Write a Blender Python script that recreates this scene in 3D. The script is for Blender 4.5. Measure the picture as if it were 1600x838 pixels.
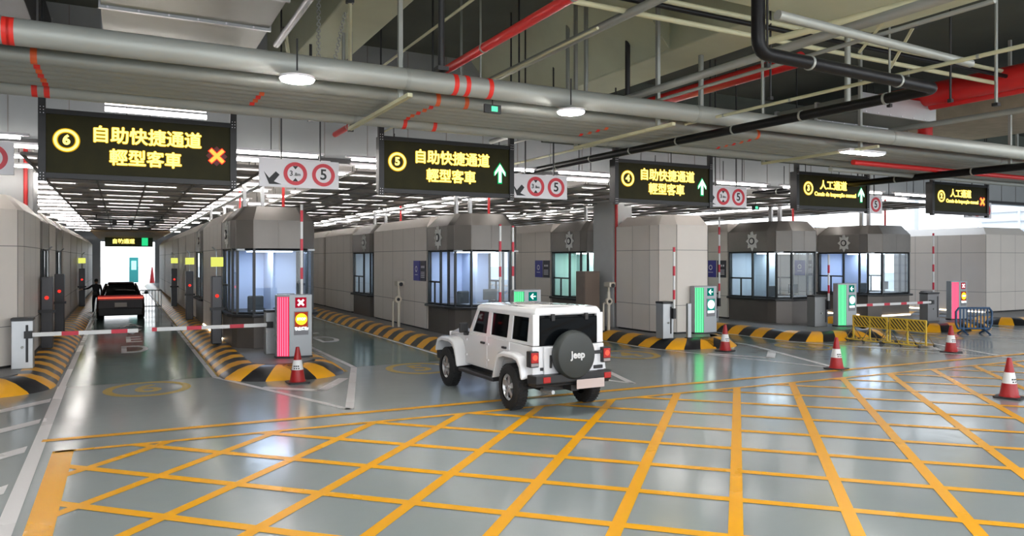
import bpy, bmesh, math, random
from mathutils import Vector, Matrix
random.seed(7)
PI = math.pi
for o in list(bpy.data.objects):
    bpy.data.objects.remove(o)
SC = bpy.context.scene
COL = SC.collection
# ------------------------------------------------------------------ camera, world, exposure
# world axes: +Y runs along the lanes away from the viewer, +X runs across the lanes to the right
cam_d = bpy.data.cameras.new('camera')
cam = bpy.data.objects.new('camera', cam_d); COL.objects.link(cam)
cam.location = (0, 0, 2.8)
cam.rotation_euler = (PI/2, 0, -math.atan2(.4686, .8834))
cam_d.sensor_width = 36.0
cam_d.lens = 36.0*1150/1600
cam_d.shift_y = -14/1600
cam_d.clip_end = 600
SC.camera = cam
SC.view_settings.view_transform = 'Standard'
SC.view_settings.look = 'None'
SC.view_settings.gamma = 1
SC.view_settings.use_curve_mapping = False
SC.view_settings.exposure = 0.95
SC.cycles.use_denoising = True
SC.cycles.max_bounces = 6
SC.cycles.diffuse_bounces = 3
SC.cycles.glossy_bounces = 3
SC.cycles.transmission_bounces = 3
SC.cycles.transparent_max_bounces = 8
SC.cycles.sample_clamp_indirect = 4.0
SC.cycles.caustics_reflective = False
SC.cycles.caustics_refractive = False
W = bpy.data.worlds.new('overcast'); SC.world = W; W.use_nodes = True
wn = W.node_tree.nodes; wl = W.node_tree.links
bg = wn['Background']; bg.inputs['Strength'].default_value = 1.7
tc = wn.new('ShaderNodeTexCoord'); sx = wn.new('ShaderNodeSeparateXYZ'); cr = wn.new('ShaderNodeValToRGB')
wl.new(tc.outputs['Generated'], sx.inputs[0]); wl.new(sx.outputs['Z'], cr.inputs[0]); wl.new(cr.outputs[0], bg.inputs['Color'])
cr.color_ramp.elements[0].position = 0.0; cr.color_ramp.elements[0].color = (.93, .97, 1, 1)
cr.color_ramp.elements[1].position = 0.6; cr.color_ramp.elements[1].color = (.75, .86, 1, 1)
LAMP = 105.0      # round bay lamps
TUBE = 20.0       # linear tubes

# ------------------------------------------------------------------ materials
MATS = {}
def mat(name, col, rough=.6, metal=0., noise=0., nscale=3., bump=0., spec=.5, coat=0., emit=None, es=0., stretch=None):
    if name in MATS: return MATS[name]
    m = bpy.data.materials.new(name); m.use_nodes = True
    N = m.node_tree.nodes; L = m.node_tree.links
    p = N['Principled BSDF']
    p.inputs['Base Color'].default_value = (*col, 1)
    p.inputs['Roughness'].default_value = rough
    p.inputs['Metallic'].default_value = metal
    p.inputs['Specular IOR Level'].default_value = spec
    p.inputs['Coat Weight'].default_value = coat
    p.inputs['Coat Roughness'].default_value = .08
    if emit:
        p.inputs['Emission Color'].default_value = (*emit, 1); p.inputs['Emission Strength'].default_value = es
    if noise or bump:
        t = N.new('ShaderNodeTexCoord'); n = N.new('ShaderNodeTexNoise'); n.inputs['Scale'].default_value = nscale
        n.inputs['Detail'].default_value = 5
        if stretch:
            mp = N.new('ShaderNodeMapping'); mp.inputs['Scale'].default_value = stretch
            L.new(t.outputs['Object'], mp.inputs[0]); L.new(mp.outputs[0], n.inputs['Vector'])
        else: L.new(t.outputs['Object'], n.inputs['Vector'])
        if noise:
            mx = N.new('ShaderNodeMix'); mx.data_type = 'RGBA'
            mx.inputs[6].default_value = (*[max(0, c*(1-noise)) for c in col], 1)
            mx.inputs[7].default_value = (*[min(1, c*(1+noise)) for c in col], 1)
            L.new(n.outputs['Fac'], mx.inputs[0]); L.new(mx.outputs[2], p.inputs['Base Color'])
        if bump:
            b = N.new('ShaderNodeBump'); b.inputs['Strength'].default_value = bump; b.inputs['Distance'].default_value = .02
            L.new(n.outputs['Fac'], b.inputs['Height']); L.new(b.outputs[0], p.inputs['Normal'])
    MATS[name] = m; return m
def glow(name, col, s):
    if name in MATS: return MATS[name]
    m = bpy.data.materials.new(name); m.use_nodes = True
    N = m.node_tree.nodes; L = m.node_tree.links
    N.remove(N['Principled BSDF']); e = N.new('ShaderNodeEmission')
    e.inputs[0].default_value = (*col, 1); e.inputs[1].default_value = s
    L.new(e.outputs[0], N['Material Output'].inputs[0]); MATS[name] = m; return m
def glass(name, tint=(.85, .93, .97), refl=.12):
    if name in MATS: return MATS[name]
    m = bpy.data.materials.new(name); m.use_nodes = True
    N = m.node_tree.nodes; L = m.node_tree.links
    N.remove(N['Principled BSDF']); t = N.new('ShaderNodeBsdfTransparent'); g = N.new('ShaderNodeBsdfGlossy')
    g.inputs['Roughness'].default_value = .03; t.inputs[0].default_value = (*tint, 1)
    lw = N.new('ShaderNodeLayerWeight'); lw.inputs[0].default_value = refl*2; mx = N.new('ShaderNodeMixShader')
    ma = N.new('ShaderNodeMath'); ma.operation = 'ADD'; ma.inputs[1].default_value = refl*.5; ma.use_clamp = True
    mm = N.new('ShaderNodeMath'); mm.operation = 'MULTIPLY'; mm.inputs[1].default_value = .45
    L.new(lw.outputs['Fresnel'], mm.inputs[0]); L.new(mm.outputs[0], ma.inputs[0]); L.new(ma.outputs[0], mx.inputs[0])
    L.new(t.outputs[0], mx.inputs[1]); L.new(g.outputs[0], mx.inputs[2]); L.new(mx.outputs[0], N['Material Output'].inputs[0])
    MATS[name] = m; return m
def mesh_panel(name, col, see):
    m = bpy.data.materials.new(name); m.use_nodes = True
    N = m.node_tree.nodes; L = m.node_tree.links
    p = N['Principled BSDF']; p.inputs['Base Color'].default_value = (*col, 1); p.inputs['Roughness'].default_value = .45; p.inputs['Metallic'].default_value = .3
    t = N.new('ShaderNodeBsdfTransparent'); mx = N.new('ShaderNodeMixShader')
    tc = N.new('ShaderNodeTexCoord'); n = N.new('ShaderNodeTexNoise'); n.inputs['Scale'].default_value = 1.3
    mr = N.new('ShaderNodeMapRange'); mr.inputs[3].default_value = see*.5; mr.inputs[4].default_value = see*1.5
    L.new(tc.outputs['Object'], n.inputs['Vector']); L.new(n.outputs['Fac'], mr.inputs[0]); L.new(mr.outputs[0], mx.inputs[0])
    L.new(p.outputs[0], mx.inputs[1]); L.new(t.outputs[0], mx.inputs[2]); L.new(mx.outputs[0], N['Material Output'].inputs[0])
    MATS[name] = m; return m

def floor_mat(name, col, rough, noise=.08):
    m = bpy.data.materials.new(name); m.use_nodes = True
    N = m.node_tree.nodes; L = m.node_tree.links
    p = N['Principled BSDF']
    tc = N.new('ShaderNodeTexCoord')
    n1 = N.new('ShaderNodeTexNoise'); n1.inputs['Scale'].default_value = .35; n1.inputs['Detail'].default_value = 6
    n2 = N.new('ShaderNodeTexNoise'); n2.inputs['Scale'].default_value = 2.2; n2.inputs['Detail'].default_value = 3
    n3 = N.new('ShaderNodeTexNoise'); n3.inputs['Scale'].default_value = 60; n3.inputs['Detail'].default_value = 2
    for n in (n1, n2, n3): L.new(tc.outputs['Object'], n.inputs['Vector'])
    mx = N.new('ShaderNodeMix'); mx.data_type = 'RGBA'
    mx.inputs[6].default_value = (*[c*(1-noise) for c in col], 1); mx.inputs[7].default_value = (*[min(1, c*(1+noise)) for c in col], 1)
    L.new(n1.outputs['Fac'], mx.inputs[0]); L.new(mx.outputs[2], p.inputs['Base Color'])
    mr = N.new('ShaderNodeMapRange'); mr.inputs[1].default_value = .3; mr.inputs[2].default_value = .7
    mr.inputs[3].default_value = rough*.75; mr.inputs[4].default_value = rough*1.35
    L.new(n1.outputs['Fac'], mr.inputs[0]); L.new(mr.outputs[0], p.inputs['Roughness'])
    b1 = N.new('ShaderNodeBump'); b1.inputs['Strength'].default_value = .10; b1.inputs['Distance'].default_value = .03
    b2 = N.new('ShaderNodeBump'); b2.inputs['Strength'].default_value = .03; b2.inputs['Distance'].default_value = .005
    L.new(n2.outputs['Fac'], b1.inputs['Height']); L.new(n3.outputs['Fac'], b2.inputs['Height']); L.new(b1.outputs[0], b2.inputs['Normal'])
    L.new(b2.outputs[0], p.inputs['Normal'])
    p.inputs['Specular IOR Level'].default_value = .5 if 'paint' not in name else .15
    MATS[name] = m; return m

M_FLOOR = floor_mat('epoxy_grey', (.285, .32, .325), .16)
M_LANE = floor_mat('epoxy_green', (.10, .19, .175), .13)
M_WHITE_PAINT = floor_mat('paint_white', (.72, .70, .70), .28, .06)
M_YEL_PAINT = floor_mat('paint_yellow', (.86, .40, .01), .3, .06)
M_YEL_FAINT = floor_mat('paint_yellow_worn', (.50, .36, .10), .22, .1)
M_YEL = mat('curb_yellow', (.86, .40, .015), .38, noise=.12, nscale=4)
M_BLK = mat('curb_black', (.018, .018, .02), .32, noise=.2, nscale=4)
M_CONC = mat('concrete', (.30, .31, .27), .85, noise=.2, nscale=1.2, bump=.2)
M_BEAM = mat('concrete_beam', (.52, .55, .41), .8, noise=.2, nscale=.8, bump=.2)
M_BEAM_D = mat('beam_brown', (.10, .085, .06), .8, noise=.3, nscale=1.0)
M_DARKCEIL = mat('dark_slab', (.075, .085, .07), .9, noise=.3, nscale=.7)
M_PIPE = mat('galvanised_pipe', (.34, .355, .33), .5, metal=.4, noise=.12, nscale=2)
M_PIPE2 = mat('galvanised_duct', (.37, .385, .36), .5, metal=.3, noise=.1, nscale=1.5)
M_REDP = mat('red_pipe', (.62, .02, .02), .35, noise=.1)
M_REDT = mat('red_tape', (.8, .03, .02), .5)
M_ORT = mat('orange_tape', (.75, .12, .03), .5)
M_BLKP = mat('black_pipe', (.006, .006, .007), .4, spec=.2)
M_DARKM = mat('dark_metal', (.03, .03, .032), .45, metal=.3)
M_STEEL = mat('steel', (.45, .46, .47), .38, metal=.6, noise=.08)
M_CONDUIT = mat('conduit_cream', (.55, .54, .36), .5, noise=.1)
M_BOOTH = mat('booth_dark_panel', (.20, .185, .17), .38, metal=.35, noise=.15, nscale=1.5)
M_BOOTHD = mat('booth_base_panel', (.13, .115, .105), .35, metal=.35, noise=.15, nscale=1.5)
M_CABIN = mat('cabin_beige_panel', (.74, .68, .62), .42, metal=.05, noise=.05, nscale=1.5)
M_SEAM = mat('seam', (.24, .225, .21), .8)
M_WHITE = mat('white_paint', (.80, .80, .80), .4)
M_OFFW = mat('offwhite_wall', (.70, .74, .78), .6)
M_GLASS = glass('booth_glass')
M_FRAME = mat('window_frame', (.02, .022, .024), .4)
M_LED_Y = glow('led_yellow', (1, .72, .13), 1.7)
M_LED_Y2 = glow('led_amber_soft', (1, .72, .06), 1.4)
M_LED_R = glow('led_red', (1, .03, .02), .9)
M_LED_O = glow('led_orange', (1, .42, .06), 2.4)
M_LED_G = glow('led_green', (.12, 1, .45), .8)
M_LED_W = glow('led_white', (.9, 1, .98), 1.5)
M_PANEL = mat('led_panel_face', (.022, .020, .004), .6, spec=.2, noise=.4, nscale=3)  # olive cast of the LED glow is put into the face colour
M_TUBE = glow('tube_glow', (1, .95, .90), TUBE)
M_BAY = glow('bay_glow', (1, .99, .96), LAMP)
M_STRIPW = glow('warm_strip', (1, .82, .58), 5)
M_SIGNW = mat('sign_white', (.78, .76, .80), .4)
M_SIGNR = mat('sign_red', (.62, .02, .04), .4)
M_SIGNB = mat('sign_black', (.01, .01, .012), .5)
M_CARW = mat('car_white', (.82, .82, .84), .22, coat=.8)
M_CARGL = mat('car_glass', (.003, .004, .005), .04, spec=.08)
M_TYRE = mat('tyre', (.012, .012, .013), .75, noise=.2, nscale=30, bump=.3)
M_RIM = mat('rim', (.62, .62, .63), .28, metal=.8)
M_PLASTIC = mat('black_plastic', (.018, .018, .02), .5)
M_TAIL = mat('tail_red', (.22, .002, .002), .25, emit=(1, .02, .01), es=.12)
M_PLATE = mat('plate', (.62, .50, .47), .5)
M_BARW = mat('boom_white', (.78, .78, .78), .4)
M_BARR = mat('boom_red', (.62, .02, .05), .4)

# ------------------------------------------------------------------ mesh helpers
class MB:
    def __init__(s): s.v = []; s.f = []; s.m = []
    def face(s, pts, mi=0):
        b = len(s.v); s.v += [tuple(p) for p in pts]; s.f.append(tuple(range(b, b+len(pts)))); s.m.append(mi); return s
    def box(s, x0, x1, y0, y1, z0, z1, mi=0, M=None):
        P = [Vector((x, y, z)) for z in (z0, z1) for y in (y0, y1) for x in (x0, x1)]
        if M: P = [M @ p for p in P]
        b = len(s.v); s.v += [tuple(p) for p in P]
        for q in ((0, 2, 3, 1), (4, 5, 7, 6), (0, 1, 5, 4), (2, 6, 7, 3), (0, 4, 6, 2), (1, 3, 7, 5)):
            s.f.append(tuple(b+i for i in q)); s.m.append(mi)
        return s
    def loft(s, rings, cap=True, mi=0, closed=False):
        n = len(rings[0]); b = len(s.v)
        for r in rings: s.v += [tuple(p) for p in r]
        K = len(rings)
        for k in range(K if closed else K-1):
            k2 = (k+1) % K
            for i in range(n):
                j = (i+1) % n
                s.f.append((b+k*n+i, b+k*n+j, b+k2*n+j, b+k2*n+i)); s.m.append(mi)
        if cap and not closed:
            s.f.append(tuple(b+i for i in reversed(range(n)))); s.m.append(mi)
            s.f.append(tuple(b+(K-1)*n+i for i in range(n))); s.m.append(mi)
        return s
    def prism(s, poly, z0, z1, mi=0):
        return s.loft([[(x, y, z0) for x, y in poly], [(x, y, z1) for x, y in poly]], mi=mi)
    def prism_x(s, poly, x0, x1, mi=0):   # poly in (y,z)
        return s.loft([[(x0, y, z) for y, z in poly], [(x1, y, z) for y, z in poly]], mi=mi)
    def prism_y(s, poly, y0, y1, mi=0):   # poly in (x,z)
        return s.loft([[(x, y0, z) for x, z in poly], [(x, y1, z) for x, z in poly]], mi=mi)
    def tube(s, pts, r, n=12, mi=0, cap=True):
        pts = [Vector(p) for p in pts]; rings = []
        K = len(pts)
        t0 = (pts[1]-pts[0]).normalized()
        up = Vector((0, 0, 1)) if abs(t0.z) < .9 else Vector((1, 0, 0))
        a = t0.cross(up).normalized()
        for k, p in enumerate(pts):
            if k == 0: t = t0
            elif k == K-1: t = (pts[k]-pts[k-1]).normalized()
            else: t = ((pts[k]-pts[k-1]).normalized()+(pts[k+1]-pts[k]).normalized()).normalized()
            a = (a - t*a.dot(t)).normalized(); c = t.cross(a)
            rr = r[k] if isinstance(r, (list, tuple)) else r
            rings.append([p+(a*math.cos(2*PI*i/n)+c*math.sin(2*PI*i/n))*rr for i in range(n)])
        return s.loft(rings, cap, mi)
    def disc(s, c, r, axis='z', h=.01, n=24, mi=0):
        d = {'x': Vector((1, 0, 0)), 'y': Vector((0, 1, 0)), 'z': Vector((0, 0, 1))}[axis]
        c = Vector(c); return s.tube([c-d*h/2, c+d*h/2], r, n, mi)
    def lathe(s, prof, c=(0, 0, 0), n=24, axis='z', mi=0, cap=True):
        rings = []
        for r, h in prof:
            R = []
            for i in range(n):
                a = 2*PI*i/n; q = (r*math.cos(a), r*math.sin(a))
                if axis == 'z': R.append((c[0]+q[0], c[1]+q[1], c[2]+h))
                elif axis == 'x': R.append((c[0]+h, c[1]+q[0], c[2]+q[1]))
                else: R.append((c[0]+q[0], c[1]+h, c[2]+q[1]))
            rings.append(R)
        return s.loft(rings, cap, mi)
    def ring(s, c, r0, r1, axis='y', h=.01, n=32, mi=0):
        # flat annulus with thickness
        c = Vector(c); rings = []
        for i in range(n):
            a = 2*PI*i/n
            def P(r, d):
                q = (r*math.cos(a), r*math.sin(a))
                return c+(Vector((q[0], d, q[1])) if axis == 'y' else Vector((q[0], q[1], d)))
            rings.append([P(r0, -h/2), P(r1, -h/2), P(r1, h/2), P(r0, h/2)])
        return s.loft(rings, False, mi, closed=True)
    def mesh(s, name, mats):
        me = bpy.data.meshes.new(name); me.from_pydata(s.v, [], s.f)
        for m in mats: me.materials.append(m)
        me.polygons.foreach_set('material_index', s.m)
        bm = bmesh.new(); bm.from_mesh(me); bmesh.ops.recalc_face_normals(bm, faces=bm.faces); bm.to_mesh(me); bm.free()
        me.update(); return me
    def build(s, name, mats, parent=None, smooth=False, bevel=0, seg=2, loc=None, label=None):
        if not isinstance(mats, (list, tuple)): mats = [mats]
        me = s.mesh(name, mats); o = bpy.data.objects.new(name, me); COL.objects.link(o)
        if parent: o.parent = parent
        if loc: o.location = loc
        if smooth:
            me.polygons.foreach_set('use_smooth', [True]*len(me.polygons))
            me.set_sharp_from_angle(angle=math.radians(40))
        if bevel:
            b = o.modifiers.new('bevel', 'BEVEL'); b.width = bevel; b.segments = seg; b.limit_method = 'ANGLE'; b.angle_limit = math.radians(35)
        if label: o['label'] = label
        return o
def tag(o, label=None, cat=None, group=None, kind=None):
    if label: o['label'] = label
    if cat: o['category'] = cat
    if group: o['group'] = group
    if kind: o['kind'] = kind
    return o
def thing(name, label, cat, loc=(0, 0, 0), rz=0, group=None):
    o = bpy.data.objects.new(name, None); COL.objects.link(o); o.location = loc; o.rotation_euler = (0, 0, rz)
    o.empty_display_size = .2
    return tag(o, label, cat, group)
def dup(root, loc, rz=None, label=None, group=None):
    r = root.copy(); COL.objects.link(r); r.location = loc
    if rz is not None: r.rotation_euler = (0, 0, rz)
    if label: r['label'] = label
    if group: r['group'] = group
    for ch in list(root.children):
        c = ch.copy(); COL.objects.link(c); c.parent = r
        for g in ch.children:
            d = g.copy(); COL.objects.link(d); d.parent = c
    return r
def text_mesh(body, size, m, name, parent, loc, rot=(PI/2, 0, 0), ext=.004, bold=.0, sx=1., sy=1., align='CENTER', fat=0):
    cu = bpy.data.curves.new('lettering', 'FONT'); cu.body = body; cu.size = size; cu.extrude = ext; cu.offset = bold
    cu.align_x = align; cu.align_y = 'CENTER'; cu.resolution_u = 4
    t = bpy.data.objects.new('lettering_source', cu); COL.objects.link(t)
    dg = bpy.context.evaluated_depsgraph_get(); dg.update()
    me = bpy.data.meshes.new_from_object(t.evaluated_get(dg)); me.name = name
    bpy.data.objects.remove(t); bpy.data.curves.remove(cu)
    me.transform(Matrix.Diagonal((sx, sy, 1, 1)))
    if fat:      # heavier strokes: the glyph outline repeated around itself
        vs = [v.co.copy() for v in me.vertices]; fs = [tuple(p.vertices) for p in me.polygons]; V_ = []; F_ = []
        for k in range(9):
            a = 2*PI*k/8; d_ = Vector((fat*math.cos(a), fat*math.sin(a), .0004*k)) if k < 8 else Vector((0, 0, .004))
            F_ += [tuple(i+len(V_) for i in f) for f in fs]; V_ += [v+d_ for v in vs]
        me.clear_geometry(); me.from_pydata(V_, [], F_)
    me.materials.clear(); me.materials.append(m)
    o = bpy.data.objects.new(name, me); COL.objects.link(o); o.location = loc; o.rotation_euler = rot
    if parent: o.parent = parent
    return o
def struct(o): o['kind'] = 'structure'; return o

# ------------------------------------------------------------------ floor with its painted markings (one surface)
fl = MB()
def area(poly, mi, z): fl.face([(x, y, z) for x, y in poly], mi)
def stroke(a, b, w, mi, z=.004):
    a = Vector(a); b = Vector(b); d = (b-a).normalized(); n = Vector((-d.y, d.x))*w/2
    area([a-n, b-n, b+n, a+n], mi, z)
fl.face([(-16, -14, 0), (62, -14, 0), (62, 96, 0), (-16, 96, 0)], 0)
LINES = [(-1.15, 1.95), (5.30, 8.18), (11.75, 14.55), (18.1, 20.05), (24.8, 26.7), (31.5, 32.7)]
FRONT = [18.75, 18.75, 18.5, 17.6, 17.4, 17.4]
for (a, b), f in zip(LINES, FRONT):
    area([(a, f), (b, f), (b, 92), (a, 92)], 1, .002)
    stroke((a, f), (a, 92), .13, 2); stroke((b, f), (b, 92), .11, 2)
# white chevrons in front of the islands
for (a, f0, t, b, f1, g) in ((1.95, 18.7, 3.74, 5.30, 18.7, 13.5), (8.18, 18.7, 10.15, 11.75, 18.5, 13.35), (14.55, 18.5, 16.2, 18.1, 17.6, 12.75),
                          (20.05, 17.6, 22.2, 24.8, 17.4, 11.7), (26.7, 17.4, 28.8, 31.5, 17.4, 11.6)):
    stroke((a, f0), (t, g), .13, 2); stroke((b, f1), (t, g), .16, 2)
    stroke((a+.75, f0-2.0), (t+.02, g+2.2), .24, 2, .005); stroke((b-.7, f1-1.6), (t, g+2.2), .24, 2, .005)
# left hatched zone
stroke((-1.15, 18.9), (-1.02, 3), .17, 2, .0055)
for k in range(8):
    y = 17.25-2.12*k
    area([(-1.24, y+.1), (-1.24, y-.32), (-4.2, y-3.65), (-4.2, y-3.2)], 2, .005)
# yellow box junction
def yl(x0, x1): return lambda x: x
def line_u(x): return 12.5-.055*(x+.7)       # far edge of the box
def clip(off, sgn, w=.15):
    # diagonal  y = sgn*x + c ; keep inside x in [-.7, 24], y in [-4, line_u(x)]
    c = off*math.sqrt(2)
    pts = []
    for i in range(2001):
        x = -.7+i*25/2000; y = sgn*x+c
        if -6 <= y <= line_u(x): pts.append((x, y))
    if len(pts) > 2: stroke(pts[0], pts[-1], w, 3, .006 if sgn > 0 else .007)
for k in range(-9, 8): clip(1.185*k+.02, 1)
for k in range(-2, 20): clip(6.52+1.205*k-1.205*3, -1)
stroke((-.75, -6), (-.75, line_u(-.7)+.05), .27, 3, .008)
stroke((-.85, line_u(-.85)), (24, line_u(24)), .12, 3, .008)
stroke((-1.08, 13.36), (24, 13.36-.052*25), .17, 3, .008)
stroke((24, line_u(24)), (24, -6), .27, 3, .008)
# ring numbers
for x, y, ch in ((.5, 17.7, '6'), (6.75, 17.75, '5'), (13.1, 17.4, '4'), (19.3, 16.4, '3'), (25.8, 16.3, '2')):
    for i in range(28):
        a0 = 2*PI*i/28; a1 = 2*PI*(i+1)/28
        area([(x+r*math.cos(a), y+r*1.15*math.sin(a)) for r, a in ((.68, a0), (.86, a0), (.86, a1), (.68, a1))], 4, .005)
# yellow lines hugging the islands
for a, b, c in ((4.95, 18.1, 26), (2.02, 18.7, 60), (8.3, 18.9, 60), (14.7, 18.7, 60)):
    stroke((a, b), (a, c), .07, 4, .0035)
o = fl.build('floor', [M_FLOOR, M_LANE, M_WHITE_PAINT, M_YEL_PAINT, M_YEL_FAINT]); struct(o)
for x, y, ch in ((.5, 17.7, '6'), (6.75, 17.75, '5'), (13.1, 17.4, '4'), (19.3, 16.4, '3'), (25.8, 16.3, '2')):
    text_mesh(ch, 1.15, M_YEL_FAINT, 'painted_number', o, (x, y, .006), (0, 0, 0), .001, .02, 1, 1.2)
for lane, x in enumerate((.35, 6.3, 12.9)):
    for k, ch in enumerate('DEVA'):
        text_mesh(ch, 1.2, M_WHITE_PAINT, 'painted_letter', o, (x, 25.6+k*3.1-(0 if lane else 0), .006), (0, 0, 0), .001, .02, .95, 2.3)

# ground outside
ob = MB().face([(-80, 96, -.02), (120, 96, -.02), (120, 300, -.02), (-80, 300, -.02)]).face([(62, -60, -.02), (200, -60, -.02), (200, 96, -.02), (62, 96, -.02)]).build('floor_outside', mat('outdoor_paving', (.62, .62, .60), .7, noise=.1)); struct(ob)
# ------------------------------------------------------------------ ceiling structure
ISL = dict(Z=dict(x0=-6.6, x1=-1.28, y0=17.9, slope=.6, dx=-2.05, w=3.2, where='at the far left edge'),
           A=dict(x0=2.05, x1=4.95, y0=17.3, slope=.6, dx=2.75, w=2.35, where='right of the lane with the dark car'),
           B=dict(x0=8.3, x1=12.1, y0=17.5, slope=.5, dx=9.45, w=2.45, where='behind the white off-road car'),
           C=dict(x0=14.7, x1=17.95, y0=17.3, slope=.5, dx=15.85, w=2.3, where='right of the white off-road car'),
           D=dict(x0=20.15, x1=24.7, y0=16.8, slope=.5, dx=22.45, w=2.35, where='behind the yellow barricades'),
           E=dict(x0=26.9, x1=31.4, y0=16.9, slope=.5, dx=28.85, w=2.9, where='behind the blue plastic barrier'),
           F=dict(x0=32.8, x1=41.5, y0=17.0, slope=.5, dx=35.5, w=2.9, where='at the far right'))
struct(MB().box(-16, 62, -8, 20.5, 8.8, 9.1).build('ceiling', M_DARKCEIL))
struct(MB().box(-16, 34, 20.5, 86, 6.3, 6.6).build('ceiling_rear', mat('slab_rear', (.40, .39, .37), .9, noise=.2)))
def beam(x0, x1, y0, y1, z, m=M_BEAM):
    struct(MB().box(x0, x1, y0, y1, z, 8.85).build('ceiling_beam', m, bevel=.03))
beam(3.4, 4.5, 1, 20.3, 7.3); beam(10.5, 11.75, 9.4, 20.3, 7.3); struct(MB().box(20.9, 25, -2, 20.2, 6.75, 7.25).build('ceiling_beam', mat('beam_tan', (.42, .38, .29), .8, noise=.25), bevel=.03))
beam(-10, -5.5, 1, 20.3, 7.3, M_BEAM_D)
beam(4.5, 12.9, 7.2, 9.4, 7.2)
# sloping haunch where the second beam meets the rear wall
struct(MB().prism_y([(9.3, 8.8), (10.5, 7.35), (10.5, 8.8)], 12.5, 20.3).build('ceiling_haunch', M_BEAM))
# rear downstand wall faced with grey sheet panels
w = MB(); w.box(-16, 46, 20.2, 20.5, 5.55, 8.8)
for k in range(51): w.box(-15.5+k*1.2, -15.48+k*1.2, 20.185, 20.2, 5.55, 8.8, 1)
w.box(-16, 46, 20.185, 20.2, 6.9, 6.92, 1); w.box(-16, 46, 20.05, 20.5, 5.42, 5.56, 2)
struct(w.build('wall_rear', [mat('grey_sheet', (.33, .345, .35), .5, metal=.3, noise=.12, nscale=.7), M_SEAM, M_DARKM]))
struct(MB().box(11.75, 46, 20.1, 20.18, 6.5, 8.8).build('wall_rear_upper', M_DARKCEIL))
struct(MB().box(-16.3, -16, -8, 96, 0, 9).build('wall_left', M_CONC))
# perforated ceiling fields over each lane
MESHM = mesh_panel('perforated_ceiling', (.50, .47, .45), .035)
for k, (a, b) in enumerate(((-8.2, -3.6), (-1.75, 2.95), (4.95, 9.5), (11.5, 16.1), (18.1, 22.7), (24.6, 28.6))):
    g = MB()
    g.face([(a, 17.35, 4.92), (b, 17.35, 4.92), (b, 84, 4.92), (a, 84, 4.92)])
    y = 17.35
    while y < 84:
        g.box(a, b, y-.02, y+.02, 4.86, 4.915, 1); y += 1.9 if y < 40 else 3.8
    nn = 4
    for i in range(nn+1):
        x = a+(b-a)*i/nn; g.box(x-.02, x+.02, 17.35, 84, 4.86, 4.915, 1)
    struct(g.build('ceiling_mesh_panel', [MESHM, M_SEAM]))
# warm end ceiling over the far lanes
g = MB()
for k in range(14): g.box(-1.9, 3.1, 58+k*1.8, 59.2+k*1.8, 4.70, 4.80)
struct(g.build('ceiling_slats', mat('slat_wood', (.42, .30, .16), .6, noise=.2)))
# columns
def column(x0, x1, y0, y1, label, pipe):
    r = thing('concrete_column', label, 'column', ((x0+x1)/2, (y0+y1)/2, .3)); hx = (x1-x0)/2; hy = (y1-y0)/2
    MB().box(-hx, hx, -hy, hy, 0, 6.0).build('shaft', mat('column_grey', (.46, .47, .47), .45, noise=.06, metal=.1), r, bevel=.03)
    if pipe:
        MB().tube([(pipe, -hy-.08, .9), (pipe, -hy-.08, 6.1)], .055).build('red_pipe', M_REDP, r, True)
    return r
column(15.85, 16.7, 22.0, 23.3, 'grey square column with a red pipe, between the white car and the beige front cabin', -.34)
column(-3.2, -2.25, 25.2, 26.6, 'grey column with a red pipe above the far left beige cabin', .30)
for x, l in ((9.9, 'slim grey column standing deep between the two middle islands'),):
    pass
# far end of the tunnel
struct(MB().box(-16, -1.9, 86, 86.3, 0, 6.4).box(3.1, 32, 86, 86.3, 0, 6.4).box(-1.9, 3.1, 86, 86.3, 4.6, 6.4).build('wall_far', mat('far_wall', (.50, .52, .56), .6)))
# right side far frame: slim columns, rails and a white panel
for k in range(7):
    struct(MB().box(44, 44.45, 14+k*7.5, 14.4+k*7.5, 0, 8.8).build('trim_%d' % (k+1), M_WHITE))
struct(MB().box(44, 44.2, 14, 60, 7.6, 8.8).box(44, 44.2, 14, 60, 0, .5).build('wall_right', M_WHITE))
fa = thing('facade', 'pale building with white horizontal louvres outside the right-hand opening', 'building', (60, 26, 0))
MB().box(0, 8, -28, 8, 0, 14).build('wall', mat('facade_wall', (.90, .92, .95), .5, noise=.1), fa)
lv = MB()
for k in range(18): lv.box(-.25, 0, -28, 8, .8+k*.7, .95+k*.7)
for k in range(13): lv.box(-.3, -.25, -28+k*3, -27.85+k*3, 0, 13)
lv.build('louvre', mat('louvre_white', (.7, .72, .76), .5), fa)

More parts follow.
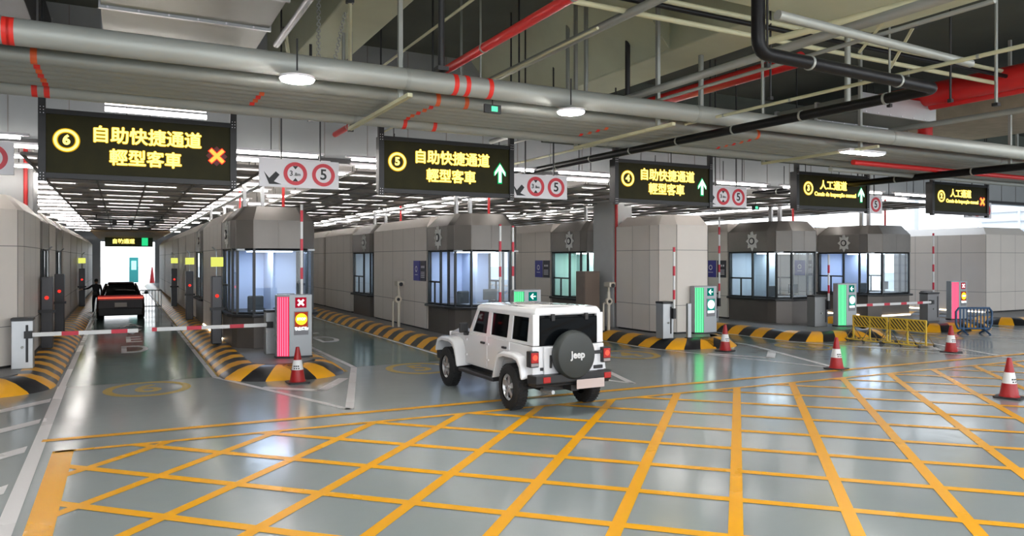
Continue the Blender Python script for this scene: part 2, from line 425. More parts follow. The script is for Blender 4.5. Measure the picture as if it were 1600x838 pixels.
# ------------------------------------------------------------------ traffic islands
def island(key):
    d = ISL[key]; x0, x1, y0, sl = d['x0'], d['x1'], d['y0'], d['slope']
    L = 68.0; R = 1.15; H = .30
    r = thing('traffic_island', 'raised island with yellow and black striped kerb, '+d['where'], 'traffic island', (0, 0, 0))
    # path: right side (far -> near), front, left side (near -> far)
    pts = []
    def add(x, y): pts.append((x, y))
    seg = .15
    path = [(x1, y0+L), (x1, y0+R)]
    for i in range(1, 8): a = i*PI/2/8; path.append((x1-R+R*math.cos(a), y0+R-R*math.sin(a)))
    path += [(x1-R, y0), (x0+R, y0+.15)]
    for i in range(1, 8): a = PI/2+i*PI/2/8; path.append((x0+R+R*math.cos(a), y0+.15+R-R*math.sin(a)))
    path += [(x0, y0+R+.15), (x0, y0+L)]
    # arc-length parametrise
    cum = [0]
    for a, b in zip(path, path[1:]): cum.append(cum[-1]+math.dist(a, b))
    tot = cum[-1]
    mid = L-R+ (PI/2*R) + (x1-x0-2*R)/2
    cx = (x0+x1)/2
    def at(s):
        s = min(max(s, 0), tot)
        for i in range(len(cum)-1):
            if s <= cum[i+1]: break
        t = (s-cum[i])/max(1e-6, cum[i+1]-cum[i]); a, b = path[i], path[i+1]
        p = Vector((a[0]+(b[0]-a[0])*t, a[1]+(b[1]-a[1])*t))
        d1 = Vector(b)-Vector(a); n = Vector((-d1.y, d1.x)).normalized()   # outward guess
        c = Vector((cx, max(y0+R+.4, p.y)));
        # smooth inward direction
        inn = (c-p)
        if p.y > y0+R+.2: inn = Vector((1 if p.x < cx else -1, 0))
        else:
            cc = Vector((min(max(p.x, x0+R), x1-R), y0+R+.2)); inn = (cc-p)
        inn.normalize(); return p, inn
    prof = [(0, 0, 0), (.04, .05, .02), (sl*.45, H*.72, .16), (sl*.8, H*.97, .3), (sl, H, .36), (sl+.12, H+.0, .40)]
    m = MB(); per = 1.15; sub = 6
    s = 0.0; rows = []
    n = int((tot)/(per/2/sub))
    for i in range(n+1):
        s = i*per/2/sub
        ring = []
        for (o_, z, sh) in prof:
            q_ = abs(s-tot/2); fk = 1.05 if q_ < 2.2 else max(.25, 1.05-.5*(q_-2.2)); p, inn = at(s+sh*fk if s < tot/2 else s-sh*fk)
            q = p+inn*o_; ring.append((q.x, q.y, z))
        rows.append(ring)
    b = len(m.v)
    for rg in rows: m.v += rg
    K = len(prof)
    for i in range(n):
        for k in range(K-1):
            a = b+i*K+k; m.f.append((a, a+1, a+K+1, a+K)); m.m.append((i//sub) % 2)
    m.build('kerb', [M_YEL, M_BLK], r, True)
    # top slab
    o2 = sl+.08
    poly = [(x0+o2, y0+L)] + [(x0+o2, y0+R+.2)] + [(x0+R+.1, y0+sl+.1), (x1-R-.1, y0+sl+.08), (x1-o2, y0+R+.2), (x1-o2, y0+L)]
    MB().prism(poly, .02, H-.004).build('pavement', mat('island_top', (.20, .20, .20), .5, noise=.15), r)
    return r
for k in ISL: island(k)

# ------------------------------------------------------------------ cabins and booths
def inset(poly, d):
    n = len(poly); out = []
    area2 = sum(poly[i][0]*poly[(i+1) % n][1]-poly[(i+1) % n][0]*poly[i][1] for i in range(n))
    sg = 1 if area2 > 0 else -1
    for i in range(n):
        p0 = Vector(poly[i-1]); p1 = Vector(poly[i]); p2 = Vector(poly[(i+1) % n])
        e1 = (p1-p0).normalized(); e2 = (p2-p1).normalized()
        n1 = Vector((-e1.y, e1.x))*sg; n2 = Vector((-e2.y, e2.x))*sg
        b = (n1+n2); k = d/max(.3, (1+n1.dot(n2))); q = p1+b*k; out.append((q.x, q.y))
    return out
def plan(W, L, c, front):   # front-left corner chamfered; local origin front-left, y away
    if front: return [(0, L), (0, c*1.6), (c*.18, c*.85), (c, .0), (W-c, 0), (W-c*.18, c*.85), (W, c*1.6), (W, L)]
    return [(0, L), (0, 0), (W, 0), (W, L)]
Z0 = .296
def cabin(x, y, W, L, label, c=.5, front=False, strip=False):
    r = thing('panelled_cabin', label, 'cabin', (x, y, 0))
    P = plan(W, L, c, front)
    hood = inset(P, .28)
    b = MB().loft([[(*p, Z0+.06) for p in P], [(*p, 3.95) for p in P], [(*p, 4.3) for p in hood]])
    b.build('body', M_CABIN, r)
    g = MB(); e = .004
    Q = inset(P, -e); n = len(Q)
    Qh = inset(hood, -e)
    for i in range(n):
        a = Vector(Q[i]); bb = Vector(Q[(i+1) % n]); dd = bb-a; ln = dd.length
        if a.y > L-.01 and bb.y > L-.01: continue
        d_ = dd.normalized(); nn = Vector((-d_.y, d_.x))
        for z in (1.25, 3.10):
            g.face([(a.x, a.y, z-.009), (bb.x, bb.y, z-.009), (bb.x, bb.y, z+.009), (a.x, a.y, z+.009)])
        k = max(1, round(ln/1.15))
        for j in range(k+1):
            p = a+dd*j/k; q0 = p-d_*.008; q1 = p+d_*.008
            g.face([(q0.x, q0.y, Z0+.06), (q1.x, q1.y, Z0+.06), (q1.x, q1.y, 3.95), (q0.x, q0.y, 3.95)])
    g.build('panel_joint', M_SEAM, r)
    Pi = inset(P, .05)
    MB().prism(Pi, Z0, Z0+.07).build('plinth', M_DARKM, r)
    if strip:
        MB().box(-.02, .03, c*1.6 if front else .05, L-.05, Z0+.01, Z0+.05).build('light_strip', M_STRIPW, r, label='warm light strip along the base')
    return r
BADGE = None
def badge_mesh():
    m = MB(); pts = []
    for i in range(16):
        a = 2*PI*i/16+PI/2; r_ = .38 if i % 2 == 0 else .25
        pts.append((r_*math.cos(a)*.85, r_*math.sin(a)*1.05))
    m.prism_y(pts, -.03, .0)
    m.ring((0, -.04, 0), .10, .14, 'y', .04, 24, 1); m.disc((0, -.05, 0), .09, 'y', .03, 16)
    m.box(-.06, .06, -.05, -.02, .24, .36)
    for i in range(8):
        a = 2*PI*i/8; m.disc((.24*math.cos(a), -.03, .25*math.sin(a)), .035, 'y', .04, 8)
    return m
M_BADGE = mat('badge_silver', (.80, .80, .77), .4, metal=.0)
M_MON = mat('monitor_black', (.02, .025, .03), .3)
def booth(x, y, W, L, label, c=.5, lightcol='blue', strip=False, detail=True):
    r = thing('guard_booth', label, 'guard booth', (x, y, 0))
    P = plan(W, L, c, True); n = len(P)
    MB().loft([[(*p, 3.10) for p in P], [(*p, 3.9) for p in P], [(*p, 4.3) for p in inset(P, .32)]]).build('fascia', M_BOOTH, r)
    g = MB(); Q = inset(P, -.004)
    for i in range(1, n-2):
        a = Q[i]; q = inset(P, .01)[i]
        g.box(a[0]-.006, a[0]+.006, a[1]-.006, a[1]+.006, 3.1, 3.9)
    xm = W*.5; g.box(xm-.006, xm+.006, -.006, 0, 3.1, 3.9); g.build('fascia_joint', M_SEAM, r)
    MB().prism(inset(P, .03), Z0, 1.17).build('lower_wall', M_BOOTHD, r)
    MB().prism([(px_, min(py_, L-.01)) for px_, py_ in inset(P, -.11)], 1.17, 1.25).build('counter', M_DARKM, r, bevel=.015)
    # window frames following the plan
    fr = MB(); F = inset(P, .05)
    def post(p, w=.035, z0=1.25, z1=3.1): fr.box(p[0]-w, p[0]+w, p[1]-w, p[1]+w, z0, z1)
    def bar(a, b, z, h=.03, w=.03):
        a = Vector((*a, z)); b = Vector((*b, z)); fr.tube([a, b], h, 4)
    lane = (F[0], F[1])
    for p in F: post(p)
    for a, b in zip(F, F[1:]): bar(a, b, 3.07); bar(a, b, 1.28)
    ly0 = F[1][1]; ly1 = F[0][1]; lm = ly0+(ly1-ly0)*.38
    for s in (0, 1):
        X = F[0][0] if s == 0 else F[-1][0]
        post((X, lm)); bar((X, lm), (X, ly1), 2.02); post((X, (lm+ly1)/2), .025, 1.28, 2.02)
    fr.build('window_frame', M_FRAME, r)
    for i in range(n-1):
        a, b = F[i], F[i+1]
        MB().face([(a[0], a[1], 1.28), (b[0], b[1], 1.28), (b[0], b[1], 3.08), (a[0], a[1], 3.08)]).build('window_pane', M_GLASS, r)
    bc = {'blue': (.62, .70, .88), 'green': (.66, .86, .80), 'grey': (.62, .70, .78)}[lightcol]
    iw = mat('interior_'+lightcol, bc, .6)
    bw = MB().box(.12, W-.12, L-.12, L-.06, Z0, 3.09)
    bw.box(W*.52, W*.55, L*.52, L-.12, 1.2, 3.05)
    bw.build('interior_wall', iw, r)
    MB().box(.1, W-.1, .25, L-.1, 3.04, 3.09).build('interior_ceiling', M_OFFW, r)
    MB().box(W*.25, W*.75, L*.35, L*.65, 3.01, 3.035).build('ceiling_lamp', glow('booth_lamp_'+lightcol, {'blue': (.72, .8, 1), 'green': (.8, 1, .92), 'grey': (.85, .93, 1)}[lightcol], 8.5), r)
    MB().box(W*.25, W*.95, .62, 1.15, 1.2, 1.3).build('desk', mat('desk_grey', (.25, .26, .28), .5), r)
    mo = MB().box(W*.55, W*.55+.5, .85, .89, 1.42, 1.78).box(W*.55+.22, W*.55+.28, .86, .9, 1.3, 1.45).build('monitor', M_MON, r)
    ch = MB().box(W*.22, W*.22+.45, 1.2, 1.28, 1.15, 1.72).build('office_chair', mat('chair_grey', (.07, .075, .08), .6), r, bevel=.06)
    if detail:
        bd = MB(); bd = badge_mesh(); o = bd.build('badge', [M_BADGE, M_DARKM], r, label='silver star-shaped police badge')
        o.rotation_euler = (0, 0, -PI/2); o.location = (-.005, c*1.6+.75, 3.52)
    for sx_ in (.35, .85):
        MB().box(sx_, sx_+.09, .9, 1.05, 4.2, 5.1).build('roof_strut', M_STEEL, r)
    MB().tube([(W*.62, .8, 4.25), (W*.62, .8, 5.6)], .045).build('red_standpipe', M_REDP, r, True)
    if strip:
        MB().box(-.03, .03, c*1.6, L-.05, Z0+.0, Z0+.05).box(c, W-c, -.02, .03, Z0+.0, Z0+.05).build('light_strip', M_STRIPW, r, label='bright warm light strip along the base')
    return r
def poster(x, y, w, m, label, ring_col, name='wall_notice'):
    r = thing(name, label, 'notice board', (x, y, 2.38))
    MB().box(-.03, 0, -w/2, w/2, -.36, .36).build('board', m, r)
    g = MB()
    if ring_col:
        n = 20
        for i in range(n):
            a0, a1 = 2*PI*i/n, 2*PI*(i+1)/n
            g.face([(-.034, q[0]*math.cos(a), .06+q[0]*math.sin(a)) for q, a in (((.07,), a0), ((.11,), a0), ((.11,), a1), ((.07,), a1))])
        g.box(-.034, -.031, -.14, .14, -.16, -.135)
    else:
        for i in range(3): g.box(-.034, -.031, -.16+i*.12, -.09+i*.12, .1, .18)
        for i in range(4): g.box(-.034, -.031, -.18, .18, -.06-i*.06, -.035-i*.06)
    g.build('marking', M_SIGNW, r)
M_PURP = mat('notice_blue', (.05, .05, .32), .4); M_NBLK = mat('notice_black', (.03, .03, .045), .4)
BO = {'A': ('front dark guard booth nearest the viewer, behind the red signal pillar', 21.5, 2.9, 'blue'),
      'B': ('dark guard booth directly behind the white off-road car, star badge on its side', 21.55, 2.6, 'blue'),
      'C': ('dark guard booth left of the grey column, half hidden by it', 23.4, 3.0, 'green'),
      'D': ('dark guard booth left of the wall notices, behind the striped kerb right of centre', 20.1, 2.9, 'grey'),
      'E': ('rightmost dark guard booth, behind the blue plastic barrier', 20.8, 3.0, 'blue')}
for k, (lab, y, L, lc) in BO.items():
    d = ISL[k]; booth(d['dx'], y, d['w'], L, lab, .5, lc, strip=(k == 'E'))
    yb = y+L
    PW = {'A': 'first', 'B': 'second', 'C': 'third', 'D': 'fourth', 'E': 'fifth'}[k]
    if k != 'A':
        bn = {'B': 'booth behind the white car', 'C': 'booth beside the grey column', 'D': 'booth right of the green-lit pillar', 'E': 'rightmost booth'}[k]
        poster(d['dx'], yb+.36, .5, M_NBLK, 'black notice with white text on the wall of the '+bn, None)
        poster(d['dx'], yb+1.0, .6, M_PURP, 'blue notice with white ring on the wall of the '+bn, 1)
    # beige cabins and second booth behind
    near = {'A': 'lane with the dark car', 'B': 'lane left of the white car', 'C': 'island with the grey column', 'D': 'fourth island', 'E': 'fifth island'}[k]
    y1 = yb+.03; y2 = 30.3
    cabin(d['dx'], y1, d['w'], y2-y1, 'long beige panelled cabin directly behind the %s' % {'A': 'guard booth with the red signal pillar', 'B': 'booth of the white car', 'C': 'booth beside the grey column', 'D': 'booth right of the green-lit pillar', 'E': 'rightmost booth'}[k], strip=k in 'AE')
    if k in 'AB':
        booth(d['dx'], 30.45, d['w'], 3.1, 'second dark guard booth further back along the '+near, .3, 'grey', detail=True)
        yy = 33.6; i = 0
        for Lc, wd in ((5.2, 'third'), (5.2, 'fourth'), (5.2, 'fifth'), (9, 'sixth'), (9, 'seventh')):
            cabin(d['dx']+.0, yy, d['w'], Lc-.12, '%s beige cabin in the row going back along the %s' % (wd, near), front=True, c=.22); yy += Lc
            if k == 'B' and wd == 'fifth': break
cabin(15.85, 19.1, 2.35, 2.7, 'large beige cabin with chamfered front standing right of the white car', .5, True)
cabin(35.5, 19.9, 3.6, 4.6, 'beige cabin at the far right edge, beyond the last booth', .05, False, strip=True)
cabin(-2.05-3.2, 20.1, 3.2, 4.7, 'pale beige cabin cut by the left picture edge', .5, True)
booth(-2.05-3.2, 25.0, 3.2, 2.6, 'narrow dark guard booth just behind the cabin at the left edge', .3, 'grey', detail=False)
cabin(-2.05-3.2, 27.7, 3.2, 2.7, 'short beige cabin between the two dark booths on the left', .2)
booth(-2.05-3.2, 30.55, 3.2, 2.95, 'second dark guard booth on the left row, level with the barrier end', .3, 'grey', detail=False)
yy = 33.6
for Lc, wd in ((5.2, 'first'), (5.2, 'second'), (5.2, 'third'), (9, 'fourth'), (9, 'fifth')):
    cabin(-2.05-3.2, yy, 3.2, Lc-.12, '%s beige cabin beyond the booths along the left side of the car lane' % wd, .22, True); yy += Lc
# ------------------------------------------------------------------ signal pillars
M_PILLAR = mat('pillar_grey', (.36, .38, .40), .4, metal=.4)
def pillar(x, y, state, label):
    r = thing('signal_pillar', label, 'signal pillar', (x, y, Z0))
    P = [(0, 0), (.55, 0), (.55, .36), (-.3, .36), (-.3, .15)]
    MB().prism(P, 0, 1.60).build('body', M_PILLAR, r, bevel=.012)
    MB().prism(inset(P, -.015), 0, .05).build('base', M_DARKM, r)
    red = state == 'red'
    # lit strip panel on the angled face
    a = Vector((-.3, .15)); d_ = (Vector((0, 0))-a).normalized(); nn = Vector((d_.y, -d_.x))
    back = MB(); strips = MB()
    def quad(m, s0, s1, z0, z1, o_, mi=0):
        p0 = a+d_*s0+nn*o_; p1 = a+d_*s1+nn*o_; q0 = a+d_*s0; q1 = a+d_*s1
        m.prism([tuple(q0), tuple(q1), tuple(p1), tuple(p0)], z0, z1, mi)
    quad(back, .02, .315, .05, 1.55, .006)
    back.build('strip_backing', glow('strip_'+state, (.75, .03, .09) if red else (.04, .42, .16), .65), r)
    for k in range(5): quad(strips, .035+k*.056, .058+k*.056, .06, 1.54, .014)
    strips.build('light_strip', glow('stripline_'+state, (1, .13, .22) if red else (.14, .95, .30), 1.25), r, label='five glowing vertical lines')
    # arrow or cross panel
    MB().box(.13, .41, -.008, 0, 1.27, 1.53).build('symbol_panel', glow('sym_'+state, (.42, .01, .03) if red else (.0, .18, .14), .5), r)
    s = MB()
    if red:
        for sg in (1, -1):
            M = Matrix.Translation((.27, -.014, 1.40)) @ Matrix.Rotation(sg*PI/4, 4, 'Y'); s.box(-.1, .1, -.004, .004, -.024, .024, M=M)
    else:
        s.box(.2, .36, -.018, -.01, 1.385, 1.415)
        for sg in (1, -1):
            M = Matrix.Translation((.235, -.014, 1.40+sg*.035)) @ Matrix.Rotation(-sg*PI/4, 4, 'Y'); s.box(-.06, .06, -.004, .004, -.017, .017, M=M)
    s.build('symbol', glow('symw_'+state, (1, .93, .93) if red else (.85, 1, .97), 1.2), r, label='white cross' if red else 'white arrow pointing left')
    MB().box(.1, .46, -.012, 0, .58, 1.18).build('screen', mat('screen_grey', (.20, .20, .22), .4) , r)
    MB().box(.12, .44, -.016, -.012, .78, 1.16).build('screen_glow', glow('scr_'+state, (.42, .05, .02) if red else (.02, .36, .28), .5), r)
    MB().disc((.28, -.022, .98), .145, 'y', .01, 32).build('round_light', glow('rnd_'+state, (1, .50, .02) if red else (.80, 1, .92), 1.5), r)
    if red: text_mesh('STOP', .09, M_LED_W, 'stop_text', r, (.28, -.03, .98), ext=.001, bold=.003)
    if red: text_mesh('停止通行', .088, M_LED_W, 'caption_text', r, (.28, -.024, .735), ext=.001, bold=.004)
    else: MB().box(.14, .42, -.02, -.012, .70, .77).build('caption_bar', M_LED_W, r)
    return r
pillar(3.745, 19.0, 'red', 'red-lit signal pillar with white cross, nearest the viewer beside the front booth')
pillar(10.45, 18.9, 'green', 'green-lit signal pillar partly hidden behind the roof of the white car')
pillar(17.19, 18.7, 'green', 'green-lit signal pillar standing beside the large beige front cabin')
pillar(23.7, 18.25, 'green', 'green-lit signal pillar beside the yellow barricades')
pillar(30.4, 18.1, 'red', 'red-lit signal pillar behind the blue plastic barrier')

# ------------------------------------------------------------------ barrier gates
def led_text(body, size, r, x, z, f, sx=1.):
    text_mesh(body, size, M_HALO, 'text_halo', r, (x, -.014, z), ext=.003, fat=f*2.0, sx=sx)  # thicker, dimmer copy behind the characters imitates their glow
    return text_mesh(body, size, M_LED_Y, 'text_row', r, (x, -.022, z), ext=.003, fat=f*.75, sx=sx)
M_HALO = glow('led_halo', (.75, .42, .01), .55)  # stands in for the soft glow around lit characters
def gate(x, y, label, boom, length=3.1, side=1, dark=False, h=1.1, w=.42, dirn=1):
    r = thing('barrier_gate', label, 'barrier gate', (x, y, Z0))
    MB().box(-w/2, w/2, 0, .36, 0, h).build('housing', M_STEEL if not dark else mat('gate_grey', (.20, .20, .205), .4, metal=.4), r, bevel=.015)
    MB().box(-w/2-.01, w/2+.01, -.01, .37, h, h+.06).build('lid', M_DARKM, r, bevel=.01)
    MB().box(w/2-.14, w/2-.09, -.012, -.0, .15, h-.1).build('door_slot', M_PLASTIC, r)
    MB().disc((0, -.02, h*.45), .03, 'y', .03, 12).build('lock', M_PIPE, r)
    if boom == 'up':
        bx = side*(w/2-.04); b = MB(); z = .78; k = 0
        MB().box(bx-.05, bx+.05, -.1, -.0, .62, .95).build('boom_clamp', M_PLASTIC, r)
        while z < .78+length:
            b.box(bx-.03, bx+.03, -.085, -.045, z, min(z+.45, .78+length), 0); z += .45
            if z < .78+length: b.box(bx-.032, bx+.032, -.087, -.043, z, min(z+.30, .78+length), 1); z += .30
        b.build('boom', [M_BARW, M_BARR], r, label='red and white boom raised upright')
    else:
        MB().box(-.08+dirn*w/2*.6, .08+dirn*w/2*.6, -.12, 0, .70, .86).build('boom_clamp', M_PLASTIC, r)
        b = MB(); s = .0; k = 0; z = .78; x0 = dirn*w*.25
        while s < length:
            e = min(s+.67, length); a_, b_ = sorted((x0+dirn*s, x0+dirn*e)); b.box(a_, b_, -.10, -.06, z-.045, z+.045, 0); s = e
            if s < length:
                e = min(s+.34, length); a_, b_ = sorted((x0+dirn*s, x0+dirn*e)); b.box(a_, b_, -.102, -.058, z-.047, z+.047, 1); s = e
        b.build('boom', [M_BARW, M_BARR], r, label='red and white boom lowered across the lane')
    return r
gate(-2.0, 20.0, 'barrier gate at the left picture edge, boom lowered halfway over the lane', 'down', 2.25)
gate(3.56, 20.1, 'barrier gate behind the nearest red pillar, boom lowered to the left', 'down', 2.8, dirn=-1)
gate(4.05, 19.65, 'barrier gate with upright boom in front of the nearest dark booth', 'up', 3.15, side=1, w=.3)
gate(9.75, 19.4, 'barrier gate with upright boom behind the roof of the white car', 'up', 2.75, side=1, w=.3)
gate(10.55, 20.1, 'second upright boom gate behind the roof of the white car, right one', 'up', 2.75, side=1, w=.3)
gate(15.2, 18.15, 'silver barrier gate with upright dark boom in front of the large beige cabin', 'up', 2.1, side=1)
gate(20.95, 22.1, 'thin upright boom gate on the next island, seen just right of the large beige cabin', 'up', 3.4, side=1, w=.25)
gate(22.95, 18.75, 'dark grey barrier gate left of the green pillar by the yellow barricades', 'up', 1.9, side=1, dark=True, w=.7)
gate(28.85, 18.2, 'dark grey barrier gate with boom lowered toward the yellow barricades', 'down', 4.6, dirn=-1, dark=True, w=.75)
gate(29.75, 18.9, 'thin upright boom gate behind the far right red pillar', 'up', 2.8, side=1, dark=True, w=.25)
p = thing('guide_post', 'slim silver guide post right of the silver barrier gate', 'post', (15.85, 17.95, Z0))
MB().box(-.07, .07, -.05, .05, 0, 1.1).build('post', M_STEEL, p, bevel=.01)
MB().box(-.1, .1, -.08, .08, 0, .03).build('foot', M_DARKM, p)

# ------------------------------------------------------------------ camera posts, terminals, box
M_CREAM = mat('cream_metal', (.62, .56, .46), .4, metal=.3)
def cam_post(x, y, label):
    r = thing('camera_post', label, 'camera post', (x, y, Z0))
    MB().tube([(0, 0, 0), (0, 0, 1.35)], .06, 16).build('post', M_CREAM, r, True)
    MB().tube([(-.22, 0, 0), (-.22, 0, .95)], .035, 12).tube([(-.22, 0, .95), (0, 0, .95)], .035, 12).build('guard_tube', M_CREAM, r, True)
    MB().disc((-.06, -.1, 1.02), .13, 'y', .08, 24).build('round_sensor', M_CREAM, r, True)
    MB().disc((-.06, -.15, 1.02), .06, 'y', .02, 16).build('sensor_lens', M_PLASTIC, r)
    MB().tube([(0, 0, 1.35), (-.02, -.02, 1.55)], .04, 12).build('neck', M_CREAM, r, True)
    MB().box(-.13, .13, -.25, .12, 1.52, 1.70).build('camera_head', M_CREAM, r, bevel=.03)
    MB().disc((0, -.26, 1.58), .07, 'y', .04, 20).build('camera_lens', M_PLASTIC, r)
cam_post(9.05, 26.0, 'cream camera post in front of the beige wall, left of the white car')
cam_post(15.15, 21.3, 'cream camera post just behind the right side of the white car')
r = thing('electric_cabinet', 'brown steel cabinet standing at the foot of the grey column', 'cabinet', (15.15, 22.6, Z0))
MB().box(-.2, .45, -.1, .5, 0, 2.05).build('body', mat('brown_steel', (.20, .15, .12), .5, noise=.2), r, bevel=.01)
MB().box(-.18, .43, -.115, -.1, .1, 1.98).build('door', mat('brown_steel2', (.22, .165, .13), .5), r)
def terminal(x, y, label, yel=True, mirror=1):
    r = thing('inspection_terminal', label, 'terminal', (x, y, Z0))
    MB().box(-.14, .14, 0, .4, 0, 2.0).build('body', mat('terminal_dark', (.05, .05, .055), .3, metal=.3), r, bevel=.02)
    MB().box(-.2, .2, -.06, .0, 1.0, 1.08).build('shelf', M_DARKM, r)
    MB().disc((0, -.03, 1.42), .05, 'y', .04, 16).build('red_lamp', M_LED_R, r)
    if yel: MB().box(-.17, .17, -.03, 0, 2.28, 2.56).build('yellow_board', glow('yellow_board', (.80, .84, .16), .55), r)
    MB().tube([(0, .2, 2.0), (0, .2, 2.75), (mirror*-.12, .1, 2.85)], .02, 8).build('stalk', M_STEEL, r, True)
terminal(2.48, 23.2, 'dark inspection terminal with yellow board at the left side of the nearest booth')
terminal(2.48, 33.0, 'dark terminal with yellow board deeper along the right side of the car lane')
terminal(2.48, 43.0, 'dark terminal with yellow board farthest along the right side of the car lane')
terminal(-1.85, 24.3, 'dark terminal with a red lamp beside the left edge cabin', False, -1)
terminal(-1.85, 29.0, 'dark terminal with a red lamp between the two dark booths on the left', False, -1)
terminal(-1.85, 45.0, 'dark terminal with yellow board on the left side near the dark car', True, -1)

# ------------------------------------------------------------------ traffic cones
M_CR = mat('cone_red', (.36, .006, .008), .4); M_CW = mat('cone_white', (.80, .80, .80), .4)
cone0 = thing('traffic_cone', 'red and white traffic cone in front of the nearest red pillar', 'traffic cone', (3.52, 17.0, 0), group='red and white traffic cones')
b = MB().prism([(-.2, -.24), (.2, -.24), (.24, -.2), (.24, .2), (.2, .24), (-.2, .24), (-.24, .2), (-.24, -.2)], 0, .035); b.build('base', M_PLASTIC, cone0, bevel=.008)
def cr_(z): return .175-(.175-.04)*(z-.035)/.77
MB().lathe([(.19, .035), (.165, .07), (cr_(.3), .30)], mi=0).build('lower_sleeve', M_CR, cone0, True)
MB().lathe([(cr_(.3)+.002, .30), (cr_(.52)+.002, .52)]).build('reflective_band', M_CW, cone0, True)
MB().lathe([(cr_(.52), .52), (.042, .79), (.038, .805), (.03, .81)]).build('top_sleeve', M_CR, cone0, True)
mk = MB()
for k in range(3):
    for row, z in ((0, .385), (1, .335)):
        a = math.radians(-118+k*22+ (4 if row else 0)-20); rr = cr_(z)+.004
        c = Vector((rr*math.cos(a), rr*math.sin(a), z)); t = Vector((-math.sin(a), math.cos(a), 0))
        hw = .015 if row else .018; mk.face([c-t*hw-Vector((0, 0, .014)), c+t*hw-Vector((0, 0, .014)), c+t*hw+Vector((0, 0, .014)), c-t*hw+Vector((0, 0, .014))])
mk.build('band_print', M_SIGNB, cone0)
for x, y, rz, l in ((16.2, 16.72, .3, 'red and white traffic cone at the kerb corner beside the green pillar'),
                (16.06, 12.67, .2, 'red and white traffic cone alone on the yellow line right of the white car'),
                (21.96, 13.32, .1, 'red and white traffic cone in front of the blue plastic barrier'),
                (15.81, 8.41, .25, 'red and white traffic cone nearest the right picture edge')):
    dup(cone0, (x, y, 0), rz, l)

# ------------------------------------------------------------------ barricades
M_BARRY = mat('barricade_yellow', (.72, .48, .05), .45, noise=.2)
def barricade(x, y, rz, label):
    r = thing('steel_barricade', label, 'barricade', (x, y, 0), rz, 'yellow steel barricades')
    Wd = 1.28
    for k in range(3):
        xx = -Wd/2+k*Wd/2
        MB().box(xx-.022, xx+.022, -.022, .022, .06, .86).build('post', M_BARRY, r)
    MB().box(-Wd/2, Wd/2, -.02, .02, .83, .87).box(-Wd/2, Wd/2, -.02, .02, .48, .51).build('rail', M_BARRY, r)
    for k in range(2):
        x0 = -Wd/2+.03+k*Wd/2; x1 = x0+Wd/2-.06
        MB().box(x0, x1, -.006, .006, .51, .83).build('panel', mat('panel_dark', (.06, .035, .02), .5), r)
        g = MB(); n = 6; st = (x1-x0)/n*1.3
        for i in range(-3, n+1):
            a0 = x0+i*st; pts = []
            # slanted bar falling to the right, clipped to the panel
            N_ = 6
            top = [(a0+j/N_*.30, .83-j/N_*.32) for j in range(N_+1)]
            for (u0, z0), (u1, z1) in zip(top, top[1:]):
                l0, r0, l1, r1 = u0, u0+st*.5, u1, u1+st*.5
                l0, r0, l1, r1 = [min(max(q, x0), x1) for q in (l0, r0, l1, r1)]
                if r0-l0 > .001 or r1-l1 > .001:
                    for sy in (-.009, .009): g.face([(l0, sy, z0), (r0, sy, z0), (r1, sy, z1), (l1, sy, z1)])
        g.build('slanted_bar', M_BARRY, r)
    for k in range(3):
        xx = -Wd/2+k*Wd/2
        MB().box(xx-.02, xx+.02, -.42, .42, .05, .09).tube([(xx, -.38, .08), (xx, -.02, .46)], .014, 8).tube([(xx, .38, .08), (xx, .02, .46)], .014, 8).build('foot', mat('foot_brown', (.22, .14, .05), .6), r)
        for sy in (-.36, .36):
            MB().disc((xx+.04, sy, .05), .05, 'x', .04, 12).build('caster', M_PLASTIC, r)
    MB().box(-Wd/2, Wd/2, -.40, -.34, .06, .10).box(-Wd/2, Wd/2, .34, .40, .06, .10).build('base_rail', M_BARRY, r)
    g = MB()
    for k in range(7):
        xx = -Wd/2+.09+k*.18
        g.tube([(xx, -.38, .1), (xx-.0, -.46, .2)], [.018, .002], 6)
    g.build('spike', M_BARRY, r)
barricade(22.33, 16.3, -PI/2-.02, 'far one of the two yellow steel barricades joined end to end')
barricade(22.40, 15.0, -PI/2-.05, 'near one of the two yellow steel barricades joined end to end')
r = thing('plastic_barrier', 'blue plastic crowd barrier in front of the far right red pillar', 'barrier', (27.95, 16.1, 0), -.45)
M_BLUE = mat('plastic_blue', (.02, .07, .16), .4)
fr = MB(); n = 10
prof = [(-.6, .22), (-.68, .4), (-.68, .85), (-.58, .98), (.58, .98), (.68, .85), (.68, .4), (.6, .22)]
fr.tube([(x, 0, z) for x, z in prof]+[(-.6, 0, .22)], .04, 10); fr.build('frame', M_BLUE, r, True)
for k in range(9):
    x = -.52+k*.13; MB().box(x-.022, x+.022, -.018, .018, .24, .95).build('bar', M_BLUE, r, bevel=.006)
for sx_ in (-.42, .42):
    MB().tube([(sx_-.02, -.32, .02), (sx_, -.05, .14), (sx_, 0, .24), (sx_, .05, .14), (sx_+.02, .32, .02)], .035, 8).box(sx_-.04, sx_+.04, -.05, .05, .12, .26).build('foot', M_BLUE, r)

